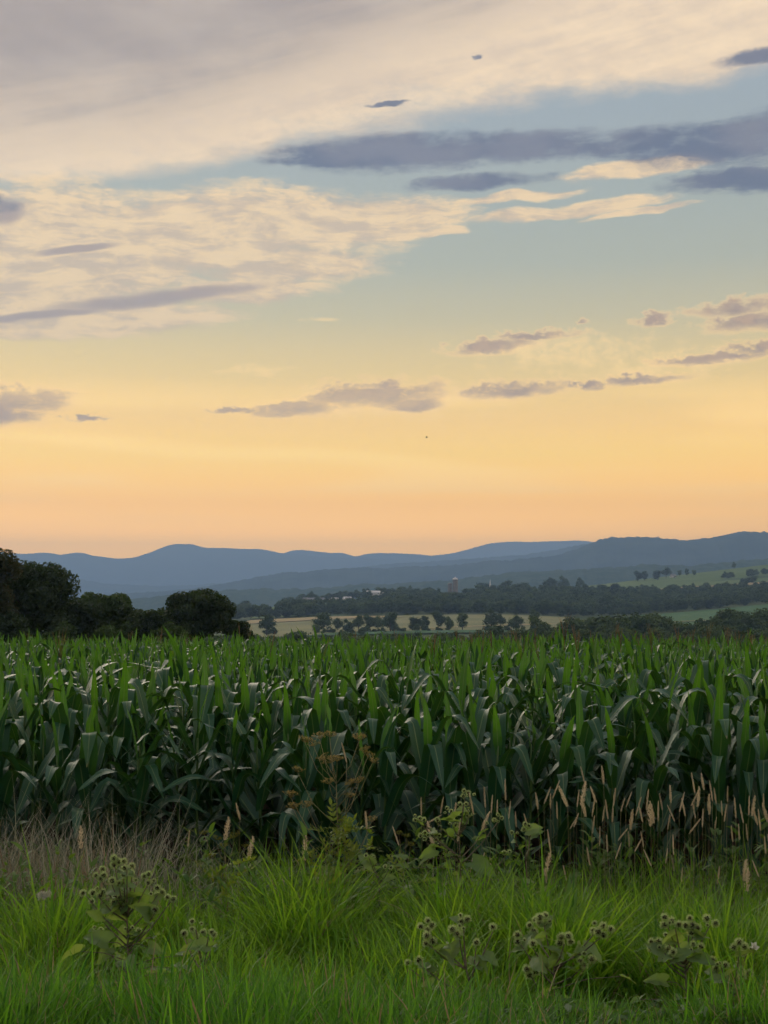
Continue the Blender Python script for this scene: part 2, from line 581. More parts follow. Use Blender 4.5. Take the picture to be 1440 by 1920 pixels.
M['crown_dark'] = leaf_mat('tree_leaves_dark', (0.020, 0.042, 0.014), (0.045, 0.075, 0.022), (0.03, 0.07, 0.008), (0.07, 0.12, 0.012), 0.28, 0.6, 0.3, 0.15)
M['crown_mid'] = leaf_mat('tree_leaves_mid', (0.030, 0.062, 0.016), (0.062, 0.105, 0.028), (0.05, 0.10, 0.01), (0.09, 0.16, 0.015), 0.3, 0.6, 0.3, 0.15)
M['crown_warm'] = leaf_mat('tree_leaves_warm', (0.022, 0.042, 0.014), (0.052, 0.060, 0.020), (0.03, 0.06, 0.01), (0.11, 0.09, 0.02), 0.32, 0.6, 0.3, 0.1)  # the low sun's orange is put into the leaf colour
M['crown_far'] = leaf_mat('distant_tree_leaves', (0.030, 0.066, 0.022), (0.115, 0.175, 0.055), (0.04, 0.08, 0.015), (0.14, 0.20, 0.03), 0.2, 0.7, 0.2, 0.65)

# ------------------------------------------------------------------ terrain
PXC = np.array([-2600, -1200, -300, 0, 300, 480, 600, 720, 860, 960, 1090, 1220, 1330, 1440, 1900, 2600, 4000], float)
DD = np.array([70, 150, 400, 650, 800, 950, 1100, 1300, 1500, 1750, 2000, 2300, 3000, 6000, 14000], float)
GY = {  # image row the ground would show at, per depth, for the columns above
    70:   [1212] * 17,
    150:  [1222] * 17,
    400:  [1238, 1238, 1238, 1238, 1238, 1236, 1236, 1236, 1234, 1230, 1224, 1222, 1220, 1220, 1215, 1215, 1215],
    650:  [1205, 1205, 1205, 1204, 1202, 1198, 1195, 1192, 1190, 1190, 1190, 1186, 1182, 1178, 1172, 1172, 1172],
    800:  [1195, 1195, 1195, 1194, 1190, 1184, 1179, 1176, 1174, 1173, 1175, 1174, 1171, 1168, 1160, 1160, 1160],
    950:  [1188, 1188, 1188, 1186, 1178, 1166, 1160, 1157, 1154, 1154, 1160, 1163, 1157, 1150, 1140, 1140, 1140],
    1100: [1180, 1180, 1180, 1178, 1168, 1156, 1150, 1148, 1148, 1150, 1152, 1152, 1143, 1133, 1118, 1118, 1118],
    1300: [1174, 1174, 1174, 1172, 1160, 1147, 1138, 1132, 1130, 1130, 1130, 1132, 1126, 1119, 1098, 1098, 1098],
    1500: [1170, 1170, 1170, 1166, 1154, 1141, 1129, 1121, 1115, 1114, 1113, 1112, 1110, 1106, 1080, 1080, 1080],
    1750: [1170, 1170, 1170, 1164, 1152, 1141, 1130, 1122, 1117, 1113, 1104, 1098, 1091, 1083, 1056, 1056, 1056],
    2000: [1170, 1170, 1170, 1165, 1156, 1148, 1140, 1132, 1124, 1115, 1100, 1084, 1071, 1058, 1030, 1030, 1030],
    2300: [1170, 1170, 1170, 1168, 1160, 1154, 1150, 1144, 1138, 1130, 1120, 1108, 1096, 1084, 1056, 1056, 1056],
    3000: [1168] * 17, 6000: [1166] * 17, 14000: [1165] * 17}
GYA = np.array([GY[int(d)] for d in DD], float)
GZ = ZC + (YH - GYA) * DD[:, None] / F
NEAR_D = np.array([-400, 3.4, 4.3, 4.85, 5.1, 5.5, 6.2, 6.8, 7.4, 8.2, 9.6, 10.4, 30, 46, 58, 70])
NEAR_Z = np.array([0.66, 0.64, 0.62, 0.60, 0.50, 0.20, 0.10, 0.16, 0.22, 0.14, 0.02, 0.0, -0.06, -0.16, -0.45, GZ[0][5]])


def ground(x, y):
    x = np.asarray(x, float); y = np.asarray(y, float)
    near = np.interp(y, NEAR_D, NEAR_Z)
    d = np.maximum(y, 70.0)
    px = np.clip(720 + F * x / d, PXC[0], PXC[-1])
    ld = np.log(np.clip(d, DD[0], DD[-1]))
    LD = np.log(DD)
    j = np.clip(np.searchsorted(LD, ld) - 1, 0, len(DD) - 2)
    i = np.clip(np.searchsorted(PXC, px) - 1, 0, len(PXC) - 2)
    fj = (ld - LD[j]) / (LD[j + 1] - LD[j])
    fi = (px - PXC[i]) / (PXC[i + 1] - PXC[i])
    far = (GZ[j, i] * (1 - fi) + GZ[j, i + 1] * fi) * (1 - fj) + (GZ[j + 1, i] * (1 - fi) + GZ[j + 1, i + 1] * fi) * fj
    z = np.where(y < 70, near, far)
    return z + np.where(y < 40, (fbm(x * 0.9, y * 0.9, 3, 5) - 0.5) * 0.08, 0)


def gz(x, y):
    return float(ground(np.array([x]), np.array([y]))[0])


def at(px, d):
    return (px - 720) / F * d


def pt(px, py, d):
    return np.array([(px - 720) / F * d, d, ZC + (YH - py) / F * d])


def ground_mat():
    m, nt = new_mat('ground_soil_and_turf')
    tc = nt.nodes.new('ShaderNodeTexCoord')
    sp = nt.nodes.new('ShaderNodeSeparateXYZ')
    nt.links.new(tc.outputs['Object'], sp.inputs[0])
    x, y = E(sp.outputs[0]), E(sp.outputs[1])
    n1 = noise(x, y, 0, 3.0, 5, 0.6)
    n2 = noise(x, y, 0, 0.008, 4, 0.5)
    soil = mixc(smooth(n1, 0.35, 0.65), (0.030, 0.022, 0.014), (0.06, 0.046, 0.03))
    turf = mixc(smooth(n1, 0.35, 0.65), (0.03, 0.05, 0.012), (0.05, 0.065, 0.02))
    c = mixc(smooth(y, 9.0, 10.2), turf, soil)
    land = mixc(smooth(n2, 0.4, 0.6), (0.055, 0.095, 0.030), (0.085, 0.115, 0.042))
    c = mixc(smooth(y, 60, 120), c, land)
    p = nt.nodes.new('ShaderNodeBsdfPrincipled')
    nt.links.new(c, p.inputs['Base Color'])
    p.inputs['Roughness'].default_value = 0.95
    p.inputs['Specular IOR Level'].default_value = 0.1
    o = nt.nodes.new('ShaderNodeOutputMaterial')
    nt.links.new(p.outputs[0], o.inputs['Surface'])
    return m


def build_ground():
    rad = np.concatenate([[0.0], np.linspace(1.0, 12, 56), np.geomspace(12.5, 13000, 130)])
    front = np.linspace(-42, 42, 169)
    back = np.linspace(42, 318, 70)[1:-1]
    ang = np.radians(np.concatenate([front, back]))
    n = len(ang)
    V = [(0, 0, 0)]
    A, Rr = np.meshgrid(ang, rad[1:])
    X, Y = Rr * np.sin(A), Rr * np.cos(A)
    V = np.concatenate([[[0, 0, 0]], np.stack([X.ravel(), Y.ravel(), np.zeros(X.size)], 1)])
    V[:, 2] = ground(V[:, 0], V[:, 1])
    Fc = [(0, 1 + (k + 1) % n, 1 + k) for k in range(n)]
    for i in range(len(rad) - 2):
        a, b = 1 + i * n, 1 + (i + 1) * n
        for k in range(n):
            k2 = (k + 1) % n
            Fc.append((a + k, a + k2, b + k2, b + k))
    o = link('ground', mesh('ground', V, Fc, ground_mat()))
    tag(o, kind='structure')


build_ground()


# distant fields: sheets just above the ground, edges given by image column and depth
def field_patch(name, pts, mat, lift=0.35, nx=40, ny=14):
    """pts: near-left, near-right, far-right, far-left as (px, depth)"""
    T_, S_ = np.meshgrid(np.linspace(0, 1, ny + 1), np.linspace(0, 1, nx + 1), indexing='ij')

    def bil(k):
        return ((pts[0][k] * (1 - S_) + pts[1][k] * S_) * (1 - T_) + (pts[3][k] * (1 - S_) + pts[2][k] * S_) * T_).ravel()
    dd = bil(1)
    xx = (bil(0) - 720) / F * dd
    V = np.stack([xx, dd, ground(xx, dd) + lift], 1)
    Fc = []
    for j in range(ny):
        for i in range(nx):
            a = j * (nx + 1) + i
            Fc.append((a, a + 1, a + nx + 2, a + nx + 1))
    o = link(name, mesh(name, V, Fc, mat))
    tag(o, kind='structure')
    return o


M['hay'] = plain('cut_hay', (0.17, 0.19, 0.085), (0.23, 0.235, 0.11), 0.02, 0.95, 0.1, coord='Object')
M['hay_tan'] = plain('raked_hay', (0.33, 0.27, 0.13), (0.38, 0.31, 0.16), 0.03, 0.95, 0.1)
M['crop'] = plain('green_crop', (0.055, 0.135, 0.050), (0.07, 0.155, 0.055), 0.02, 0.95, 0.1)
M['crop_light'] = plain('light_green_pasture', (0.085, 0.15, 0.045), (0.115, 0.18, 0.055), 0.012, 0.95, 0.1)
M['crop_blue'] = plain('maize_far', (0.045, 0.12, 0.055), (0.055, 0.135, 0.06), 0.02, 0.95, 0.1)
field_patch('hay_field', [(440, 660), (1110, 690), (1075, 960), (470, 985)], M['hay'])
field_patch('hay_strip', [(440, 900), (760, 930), (690, 968), (470, 975)], M['hay_tan'], 0.75)
field_patch('hay_strip', [(690, 700), (1000, 800), (1060, 830), (900, 780)], M['hay_tan'], 0.75)
field_patch('crop_strip', [(560, 655), (1060, 660), (1060, 700), (640, 700)], M['crop_blue'], 0.75)
field_patch('crop_field', [(1120, 690), (2000, 700), (2000, 1120), (1205, 1080)], M['crop'])
field_patch('field_track', [(1150, 838), (1700, 870), (1700, 890), (1150, 850)], M['hay'], 0.8)
field_patch('upper_field', [(930, 1500), (2100, 1500), (2100, 2010), (960, 2010)], M['crop_light'], 0.4)
field_patch('upper_field_stubble', [(1190, 1560), (1600, 1620), (1600, 1660), (1300, 1625)], M['hay_tan'], 1.0)
field_patch('upper_field_crop', [(1290, 1500), (1900, 1500), (1900, 1590), (1330, 1550)], M['crop'], 1.0)
field_patch('pasture', [(470, 1010), (620, 1050), (590, 1480), (470, 1480)], M['crop_light'], 0.4)


# ------------------------------------------------------------------ wooded hills and mountains
def hill_mat(name, c0, c1, sc):
    m, nt = new_mat(name)
    tc = nt.nodes.new('ShaderNodeTexCoord')
    sp = nt.nodes.new('ShaderNodeSeparateXYZ')
    nt.links.new(tc.outputs['Object'], sp.inputs[0])
    x, y, z = (E(sp.outputs[i]) for i in range(3))
    a = noise(x, y, z, sc, 6, 0.65)
    b = noise(x, y, z, sc * 0.12, 4, 0.5)
    c = mixc(smooth(a, 0.35, 0.65), c0, c1)
    c = mixc(smooth(b, 0.6, 0.72) * 0.35, c, (c1[0] * 1.6, c1[1] * 1.45, c1[2] * 1.4))
    p = nt.nodes.new('ShaderNodeBsdfPrincipled')
    nt.links.new(c, p.inputs['Base Color'])
    p.inputs['Roughness'].default_value = 1.0
    p.inputs['Specular IOR Level'].default_value = 0.0
    o = nt.nodes.new('ShaderNodeOutputMaterial')
    nt.links.new(p.outputs[0], o.inputs['Surface'])
    return m


def ridge(name, D, line, depth, mat, cols, rows=26, rough=0.04, tree=0.0, seed=0, base=-12.0):
    px = np.linspace(-1500, 2950, cols)
    lx, ly = [p[0] for p in line], [p[1] for p in line]
    py = np.interp(px, lx, ly)
    # rounded interpolation
    k = max(3, int(cols * 10 / 4450)) | 1
    py = np.convolve(np.pad(py, k // 2, mode='edge'), np.ones(k) / k, 'valid')
    top = ZC + (YH - py) * D / F
    V = np.zeros((rows, cols, 3))
    for j in range(rows):
        t = -1 + 2 * j / (rows - 1)                    # -1 front foot, 0 crest, 1 back foot
        d = D + depth * t
        x = (px - 720) / F * D * (1 + 0.5 * depth * t / D)
        prof = (math.cos(math.pi * t) * 0.5 + 0.5) ** 0.85
        nz = fbm(x / (depth * 0.45), np.full(cols, d) / (depth * 0.45), 5, seed) - 0.5
        h = base + (top - base) * prof + nz * (top - base) * rough * 6 * (prof * (1 - prof) * 4 * 0.9 + 0.02)
        if tree:
            h = h + (fbm(x / 16.0, np.full(cols, d) / 16.0, 3, seed + 9) - 0.5) * tree * (prof > 0.02)
        V[j, :, 0], V[j, :, 1], V[j, :, 2] = x, d, h
    idx = np.arange(rows * cols).reshape(rows, cols)
    q = np.stack([idx[:-1, :-1], idx[:-1, 1:], idx[1:, 1:], idx[1:, :-1]], -1).reshape(-1, 4)
    o = link(name, mesh(name, V.reshape(-1, 3), q, mat))
    tag(o, kind='structure')


M['hill_near'] = hill_mat('wooded_hill', (0.040, 0.080, 0.052), (0.080, 0.120, 0.080), 0.03)  # forest green lifted and slightly blued: some haze put into the colour
M['hill_far'] = hill_mat('forested_mountain', (0.045, 0.080, 0.076), (0.078, 0.118, 0.108), 0.006)  # paler and bluer than forest, haze lightening painted into the base colour
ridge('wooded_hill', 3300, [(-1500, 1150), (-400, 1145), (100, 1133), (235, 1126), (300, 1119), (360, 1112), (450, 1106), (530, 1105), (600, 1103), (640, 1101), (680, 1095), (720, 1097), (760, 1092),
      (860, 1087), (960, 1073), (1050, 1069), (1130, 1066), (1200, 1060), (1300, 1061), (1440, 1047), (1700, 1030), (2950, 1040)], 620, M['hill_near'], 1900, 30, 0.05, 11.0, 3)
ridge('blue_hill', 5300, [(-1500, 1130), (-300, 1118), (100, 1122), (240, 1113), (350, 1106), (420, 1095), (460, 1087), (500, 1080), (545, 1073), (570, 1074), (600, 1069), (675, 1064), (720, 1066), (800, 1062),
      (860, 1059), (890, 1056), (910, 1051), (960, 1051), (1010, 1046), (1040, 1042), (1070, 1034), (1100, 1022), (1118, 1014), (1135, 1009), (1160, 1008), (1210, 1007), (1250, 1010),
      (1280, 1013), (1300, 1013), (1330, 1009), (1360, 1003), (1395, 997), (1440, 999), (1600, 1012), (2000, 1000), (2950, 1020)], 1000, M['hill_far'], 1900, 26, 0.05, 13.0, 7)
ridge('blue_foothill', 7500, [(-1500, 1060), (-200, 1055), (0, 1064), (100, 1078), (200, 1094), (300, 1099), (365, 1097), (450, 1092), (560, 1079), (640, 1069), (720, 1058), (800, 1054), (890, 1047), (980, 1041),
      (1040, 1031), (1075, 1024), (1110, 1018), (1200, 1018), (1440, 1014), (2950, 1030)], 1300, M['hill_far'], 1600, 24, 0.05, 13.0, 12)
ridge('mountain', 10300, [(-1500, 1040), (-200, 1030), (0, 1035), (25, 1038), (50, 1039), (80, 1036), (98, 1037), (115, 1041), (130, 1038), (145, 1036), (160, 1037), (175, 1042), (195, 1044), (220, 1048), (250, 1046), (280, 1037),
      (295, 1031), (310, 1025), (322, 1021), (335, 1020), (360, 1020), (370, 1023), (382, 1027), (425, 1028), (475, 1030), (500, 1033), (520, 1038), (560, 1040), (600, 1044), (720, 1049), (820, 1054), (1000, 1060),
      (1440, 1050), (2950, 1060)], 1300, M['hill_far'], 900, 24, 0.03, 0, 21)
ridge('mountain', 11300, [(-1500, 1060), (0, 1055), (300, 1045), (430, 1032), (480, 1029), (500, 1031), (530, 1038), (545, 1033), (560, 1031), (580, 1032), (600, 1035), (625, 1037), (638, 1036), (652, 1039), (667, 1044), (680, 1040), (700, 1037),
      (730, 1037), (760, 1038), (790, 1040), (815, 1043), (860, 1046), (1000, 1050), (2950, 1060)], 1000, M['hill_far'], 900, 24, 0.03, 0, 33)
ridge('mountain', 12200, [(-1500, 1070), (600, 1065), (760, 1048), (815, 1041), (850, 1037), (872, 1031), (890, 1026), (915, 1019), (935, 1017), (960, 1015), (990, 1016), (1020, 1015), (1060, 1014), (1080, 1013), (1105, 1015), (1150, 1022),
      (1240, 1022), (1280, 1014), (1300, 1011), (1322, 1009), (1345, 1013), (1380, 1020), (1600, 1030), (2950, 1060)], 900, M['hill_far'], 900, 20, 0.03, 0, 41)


# ------------------------------------------------------------------ scatter by geometry nodes (for what nobody could count)
def scatter(name, pts, rot, scl, idx, sources, kind='stuff', parent=None, realise=False):
    """sources: list of meshes; pts (n,3), rot (n,3) euler, scl (n,), idx (n,)"""
    c = bpy.data.collections.new('variants_' + name)
    for i, me in enumerate(sources):
        o = bpy.data.objects.new('%s_variant_%03d' % (name, i), me)
        c.objects.link(o)
    m = bpy.data.meshes.new(name)
    n = len(pts)
    m.vertices.add(n)
    m.vertices.foreach_set('co', np.asarray(pts, np.float32).ravel())
    a = m.attributes.new('rot', 'FLOAT_VECTOR', 'POINT'); a.data.foreach_set('vector', np.asarray(rot, np.float32).ravel())
    scl = np.asarray(scl, np.float32)
    if scl.ndim == 1:
        scl = np.repeat(scl[:, None], 3, 1)
    a = m.attributes.new('scl', 'FLOAT_VECTOR', 'POINT'); a.data.foreach_set('vector', scl.ravel())
    a = m.attributes.new('idx', 'INT', 'POINT'); a.data.foreach_set('value', np.asarray(idx, np.int32))
    o = link(name, m, parent)
    g = bpy.data.node_groups.new('scatter_' + name, 'GeometryNodeTree')
    g.interface.new_socket('Geometry', in_out='INPUT', socket_type='NodeSocketGeometry')
    g.interface.new_socket('Geometry', in_out='OUTPUT', socket_type='NodeSocketGeometry')
    gi, go = g.nodes.new('NodeGroupInput'), g.nodes.new('NodeGroupOutput')
    ip = g.nodes.new('GeometryNodeInstanceOnPoints')
    ci = g.nodes.new('GeometryNodeCollectionInfo')
    ci.inputs['Collection'].default_value = c
    ci.inputs['Separate Children'].default_value = True
    ci.inputs['Reset Children'].default_value = True

    def na(nm, t):
        q = g.nodes.new('GeometryNodeInputNamedAttribute')
        q.data_type = t
        q.inputs['Name'].default_value = nm
        return q.outputs['Attribute']
    er = g.nodes.new('FunctionNodeEulerToRotation')
    g.links.new(na('rot', 'FLOAT_VECTOR'), er.inputs[0])
    g.links.new(gi.outputs[0], ip.inputs['Points'])
    g.links.new(ci.outputs[0], ip.inputs['Instance'])
    ip.inputs['Pick Instance'].default_value = True
    g.links.new(na('idx', 'INT'), ip.inputs['Instance Index'])
    g.links.new(er.outputs[0], ip.inputs['Rotation'])
    g.links.new(na('scl', 'FLOAT_VECTOR'), ip.inputs['Scale'])
    if realise:                                        # one mesh renders faster where many plants overlap
        sn = g.nodes.new('GeometryNodeStoreNamedAttribute')
        sn.data_type = 'FLOAT'
        sn.domain = 'INSTANCE'
        sn.inputs['Name'].default_value = 'irnd'
        rv = g.nodes.new('FunctionNodeRandomValue')
        rv.data_type = 'FLOAT'
        g.links.new(rv.outputs[1], sn.inputs['Value'])
        g.links.new(ip.outputs[0], sn.inputs['Geometry'])
        re_ = g.nodes.new('GeometryNodeRealizeInstances')
        g.links.new(sn.outputs[0], re_.inputs[0])
        g.links.new(re_.outputs[0], go.inputs[0])
    else:
        g.links.new(ip.outputs[0], go.inputs[0])
    md = o.modifiers.new('scatter', 'NODES')
    md.node_group = g
    o['kind'] = kind
    return o


# ------------------------------------------------------------------ trees
def sphere_pts(n, r):
    v = r.normal(size=(n, 3))
    return v / np.linalg.norm(v, axis=1)[:, None]


def quads_at(P, size, r, nrm=None, flat=0.5):
    """small leaf-clump faces (bent quads) at points P with random orientation"""
    n = len(P)
    d = sphere_pts(n, r)
    if nrm is not None:
        d = d * (1 - flat) + nrm * flat
        d /= np.linalg.norm(d, axis=1)[:, None] + 1e-9
    t = np.cross(d, sphere_pts(n, r)); t /= np.linalg.norm(t, axis=1)[:, None] + 1e-9
    b = np.cross(d, t)
    s = np.asarray(size)[:, None] if not np.isscalar(size) else size
    a = r.uniform(0.55, 1.0, (n, 1))
    v = np.stack([P - t * s, P - b * s * a * 0.55 + d * s * 0.15, P + t * s, P + b * s * a * 0.55 + d * s * 0.15], 1).reshape(-1, 3)
    f = np.arange(4 * n).reshape(n, 4)
    return v, f


def lobes_for(r, w, h, n, zc=0.55, lr=(0.26, 0.44)):
    L = []
    for k in range(n):
        a = r.uniform(0, 2 * math.pi)
        q = math.sqrt(r.uniform(0, 1)) * 0.62
        z = r.uniform(-0.34, 0.36)
        k2 = math.sqrt(max(0.05, 1 - (z / 0.5) ** 2))
        c = np.array([math.cos(a) * q * w * k2, math.sin(a) * q * w * k2, h * (zc + z * 0.85)])
        rad = r.uniform(*lr) * min(w, h * 0.6)
        L.append((c, np.array([rad, rad, rad * r.uniform(0.75, 1.0)])))
    return L


def crown_mesh(name, r, w, h, nl, nq, size, mat, zc=0.55, core=True, lr=(0.26, 0.44)):
    L = lobes_for(r, w, h, nl, zc, lr)
    vol = np.array([l[1].prod() ** (2 / 3) for l in L])
    cnt = np.maximum(8, (nq * vol / vol.sum())).astype(int)
    V, Fq, A, n0 = [], [], [], 0
    for (c, rad), k in zip(L, cnt):
        d = sphere_pts(k, r)
        rr = 1 - np.abs(r.normal(0, 0.16, k))[:, None] + r.uniform(0, 0.12, (k, 1))
        P = c + d * rad * rr
        sz = r.uniform(0.6, 1.25, k) * size
        v, f = quads_at(P, sz, r, d, 0.45)
        tone = np.clip(r.uniform(0, 1) * 0.45 + r.uniform(0, 1, k) * 0.55, 0, 1)
        V.append(v); Fq.append(f + n0); A.append(np.repeat(tone, 4)); n0 += len(v)
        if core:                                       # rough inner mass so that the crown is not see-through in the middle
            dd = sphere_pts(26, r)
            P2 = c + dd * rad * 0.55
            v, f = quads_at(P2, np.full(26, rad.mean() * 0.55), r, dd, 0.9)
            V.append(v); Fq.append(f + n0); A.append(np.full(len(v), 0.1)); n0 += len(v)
    return mesh(name, np.concatenate(V), np.concatenate(Fq), mat, attr=np.concatenate(A), smooth_shade=False), L


def trunk_mesh(name, r, h, rad, L, limbs=6):
    b = MB()
    top = h * 0.62
    p = np.array([[0, 0, -0.8], [0.0, 0, 0.3], [r.normal(0, .05) * h * .3, r.normal(0, .05) * h * .3, top * 0.5], [r.normal(0, .04) * h, r.normal(0, .04) * h, top]])
    b.tube(p, [rad * 1.5, rad, rad * 0.75, rad * 0.4], 8)
    for c, rd in L[:limbs]:
        s = p[1] + (p[2] - p[1]) * r.uniform(0.4, 1.0)
        mid = (s + c) / 2 + np.array([0, 0, 0.1 * h * r.uniform(0, 1)])
        b.tube([s, mid, c], [rad * 0.5, rad * 0.32, rad * 0.12], 5)
    return b.mesh(name, M['bark'])


def tree(name, label, px, top, d, w, mat, seed, nl=14, nq=7000, size=0.20, cat='tree', group=None, zc=0.56, hmin=None):
    r = np.random.default_rng(seed)
    x = at(px, d)
    z0 = gz(x, d)
    h = ZC + (YH - top) / F * d - z0
    if hmin: h = max(h, hmin)
    root = link(name, None, loc=(x, d, z0))
    cm, L = crown_mesh('crown', r, w, h, int(nl * 1.7), nq, size, mat, zc, lr=(0.18, 0.40))
    link('crown', cm, root)
    link('trunk', trunk_mesh('trunk', r, h, 0.022 * h, L), root)
    return tag(root, label, cat, group)


G = 'dark trees at the edge of the corn field'
tree('broadleaf_tree', 'tall dark tree with leaves coloured sun-orange cut by the left picture edge', -30, 1022, 100, 3.2, M['crown_warm'], 1, 18, 9000, 0.17, group=G)
tree('broadleaf_tree', 'big dark rounded tree second from the left picture edge', 68, 1050, 106, 3.9, M['crown_dark'], 2, 20, 12000, 0.18, group=G)
tree('broadleaf_tree', 'ragged looser mid-green tree between the two big dark trees', 205, 1096, 118, 3.0, M['crown_mid'], 3, 14, 6500, 0.20, group=G)
tree('broadleaf_tree', 'dense round dark tree nearest the open valley', 375, 1108, 106, 3.7, M['crown_dark'], 4, 20, 12000, 0.18, group=G)
G2 = 'bushes below the dark trees'
tree('bush', 'dark bush at the right foot of the big rounded tree', 135, 1118, 112, 2.6, M['crown_dark'], 5, 12, 4500, 0.19, 'bush', G2)
tree('bush', 'dark bush between the ragged tree and the round tree', 285, 1140, 111, 2.6, M['crown_dark'], 6, 12, 4500, 0.19, 'bush', G2)
tree('bush', 'low dark bush at the right foot of the round tree', 448, 1163, 107, 1.5, M['crown_dark'], 7, 10, 3000, 0.18, 'bush', G2)
tree('bush', 'low mid-green bush under the ragged tree', 215, 1166, 98, 2.4, M['crown_mid'], 8, 12, 4500, 0.18, 'bush', G2)
tree('bush', 'low green bush in front of the round dark tree', 318, 1172, 97, 1.9, M['crown_mid'], 9, 10, 3500, 0.18, 'bush', G2)
tree('bush', 'low green bush in front of the big rounded tree', 112, 1170, 97, 2.2, M['crown_mid'], 10, 10, 3500, 0.18, 'bush', G2)
tree('bush', 'dark bush in front of the sun-orange tinted tree', 15, 1150, 98, 2.4, M['crown_dark'], 13, 10, 3500, 0.18, 'bush', G2)

tree('bush', 'dark bush left of the ragged mid-green tree', 162, 1128, 113, 2.0, M['crown_dark'], 14, 10, 3500, 0.19, 'bush', G2)
tree('bush', 'dark bush right of the ragged mid-green tree', 252, 1128, 114, 2.2, M['crown_dark'], 15, 10, 3500, 0.19, 'bush', G2)
tree('bush', 'dark bush at the left foot of the round dark tree', 322, 1134, 110, 1.9, M['crown_dark'], 16, 10, 3500, 0.19, 'bush', G2)

# distant trees: variants with crown and trunk in two meshes
FAR = []
for k in range(8):
    r = np.random.default_rng(100 + k)
    hh = 1.0
    ww = [0.42, 0.5, 0.34, 0.45, 0.26, 0.55, 0.38, 0.47][k]
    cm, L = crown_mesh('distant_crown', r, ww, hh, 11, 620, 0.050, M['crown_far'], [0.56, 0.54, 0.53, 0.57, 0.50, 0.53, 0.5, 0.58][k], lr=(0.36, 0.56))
    tm = trunk_mesh('distant_trunk', r, hh, 0.022, L, 4)
    FAR.append((cm, tm))


def far_tree(px, base, top, d, label, k, group, wide=1.0):
    x = at(px, d)
    z0 = gz(x, d)
    h = (base - top) / F * d
    h = max(h, ZC + (YH - top) / F * d - z0)
    root = link('distant_tree', None, loc=(x, d, z0), rot=(0, 0, random.uniform(0, 6.28)), scale=(h * wide, h * wide, h))
    link('crown', FAR[k % 8][0], root)
    link('trunk', FAR[k % 8][1], root)
    return tag(root, label, 'tree', group)


GF = 'lone trees in the pale hay field'
for i, (px, base, top, lab, k, wd) in enumerate([
        (500, 1188, 1152, 'distant dark tree at the left end of the pale hay field', 0, 1.0),
        (590, 1180, 1168, 'small distant shrub left of the broad field tree', 5, 1.2),
        (607, 1188, 1150, 'broad distant tree in the hay field below the red barn', 1, 1.1),
        (634, 1182, 1156, 'pale thin distant tree right of the broad field tree', 3, 0.9),
        (652, 1182, 1161, 'low pale distant tree in the middle of the hay field', 7, 1.1),
        (672, 1180, 1153, 'leftmost tree of the dark distant clump below the white roofs', 0, 1.0),
        (692, 1178, 1152, 'second tree of the dark distant clump below the white roofs', 1, 1.0),
        (709, 1178, 1152, 'third tree of the dark distant clump below the white roofs', 3, 1.0),
        (732, 1176, 1148, 'tallest rightmost tree of the dark distant clump below the white roofs', 1, 1.0),
        (780, 1172, 1153, 'compact round distant tree standing alone left of the silos', 5, 1.0),
        (798, 1171, 1148, 'narrow distant tree beside the compact round one', 4, 1.0),
        (822, 1170, 1146, 'broad distant tree below the two silos', 1, 1.0),
        (842, 1170, 1156, 'smallest distant tree in the field below the silos', 0, 0.9),
        (867, 1171, 1146, 'conical dark distant tree right of the silos in the hay field', 2, 1.1),
        (921, 1170, 1143, 'tall distant tree with a bare trunk and flat crown in the hay field', 7, 1.1),
        (939, 1170, 1152, 'short distant tree next to the bare-trunked one', 0, 1.0),
        (967, 1168, 1150, 'rounded distant tree at the right part of the hay field', 3, 1.0),
        (1003, 1168, 1140, 'tall thin distant tree on the right edge of the hay field', 2, 0.8)]):
    far_tree(px, base, top, 690 + 18 * (i % 4), lab, k, GF, wd)
GR = 'trees along the far ridge'
for i, (px, base, top, d, lab, k, wd) in enumerate([
        (906, 1110, 1089, 1560, 'pale round tree on the ridge right of the silos', 5, 1.2),
        (949, 1110, 1088, 1560, 'dark round tree on the ridge right of the pale one', 1, 1.2),
        (978, 1109, 1089, 1580, 'wide pale tree on the ridge, third right of the silos', 5, 1.3),
        (1031, 1098, 1080, 1700, 'dark ridge tree, left one of the leaning pair', 3, 1.1),
        (1056, 1098, 1080, 1700, 'dark ridge tree, right one of the leaning pair', 7, 1.1),
        (1088, 1094, 1083, 1750, 'small ridge tree at the left end of the upper green field', 0, 1.0),
        (1196, 1081, 1070, 1900, 'left one of two small dark trees on the green hilltop', 1, 1.0),
        (1209, 1081, 1069, 1900, 'right one of two small dark trees on the green hilltop', 2, 1.1),
        (1234, 1078, 1067, 1900, 'light green tree left of the white hilltop house', 5, 1.1),
        (1249, 1076, 1064, 1930, 'dark tree touching the left of the white hilltop house', 0, 1.2),
        (1274, 1074, 1066, 1930, 'dark tree touching the right of the white hilltop house', 4, 1.1),
        (1288, 1072, 1065, 1930, 'pointed small tree on the green hilltop', 2, 1.0),
        (1300, 1070, 1067, 1930, 'tiny round shrub on the green hilltop', 5, 1.0)]):
    far_tree(px, base, top, d, lab, k, GR, wd)


def far_scatter(name, label, n, fpos, hr, seed, cat='woods'):
    r = np.random.default_rng(seed)
    src = []
    for cm, tm in FAR:
        src.append(cm)
    P, Sc = [], []
    for _ in range(n):
        px, d = fpos(r)
        x = at(px, d)
        P.append((x, d, 0))
        h = r.uniform(*hr)
        w = h * r.uniform(0.95, 1.45)
        Sc.append((w, w, h))
    P = np.array(P, float)
    P[:, 2] = ground(P[:, 0], P[:, 1]) - 0.3
    o = scatter(name, P, np.stack([np.zeros(n), np.zeros(n), r.uniform(0, 6.28, n)], 1), np.array(Sc), r.integers(0, 8, n), src)
    tag(o, label, cat)
    return o


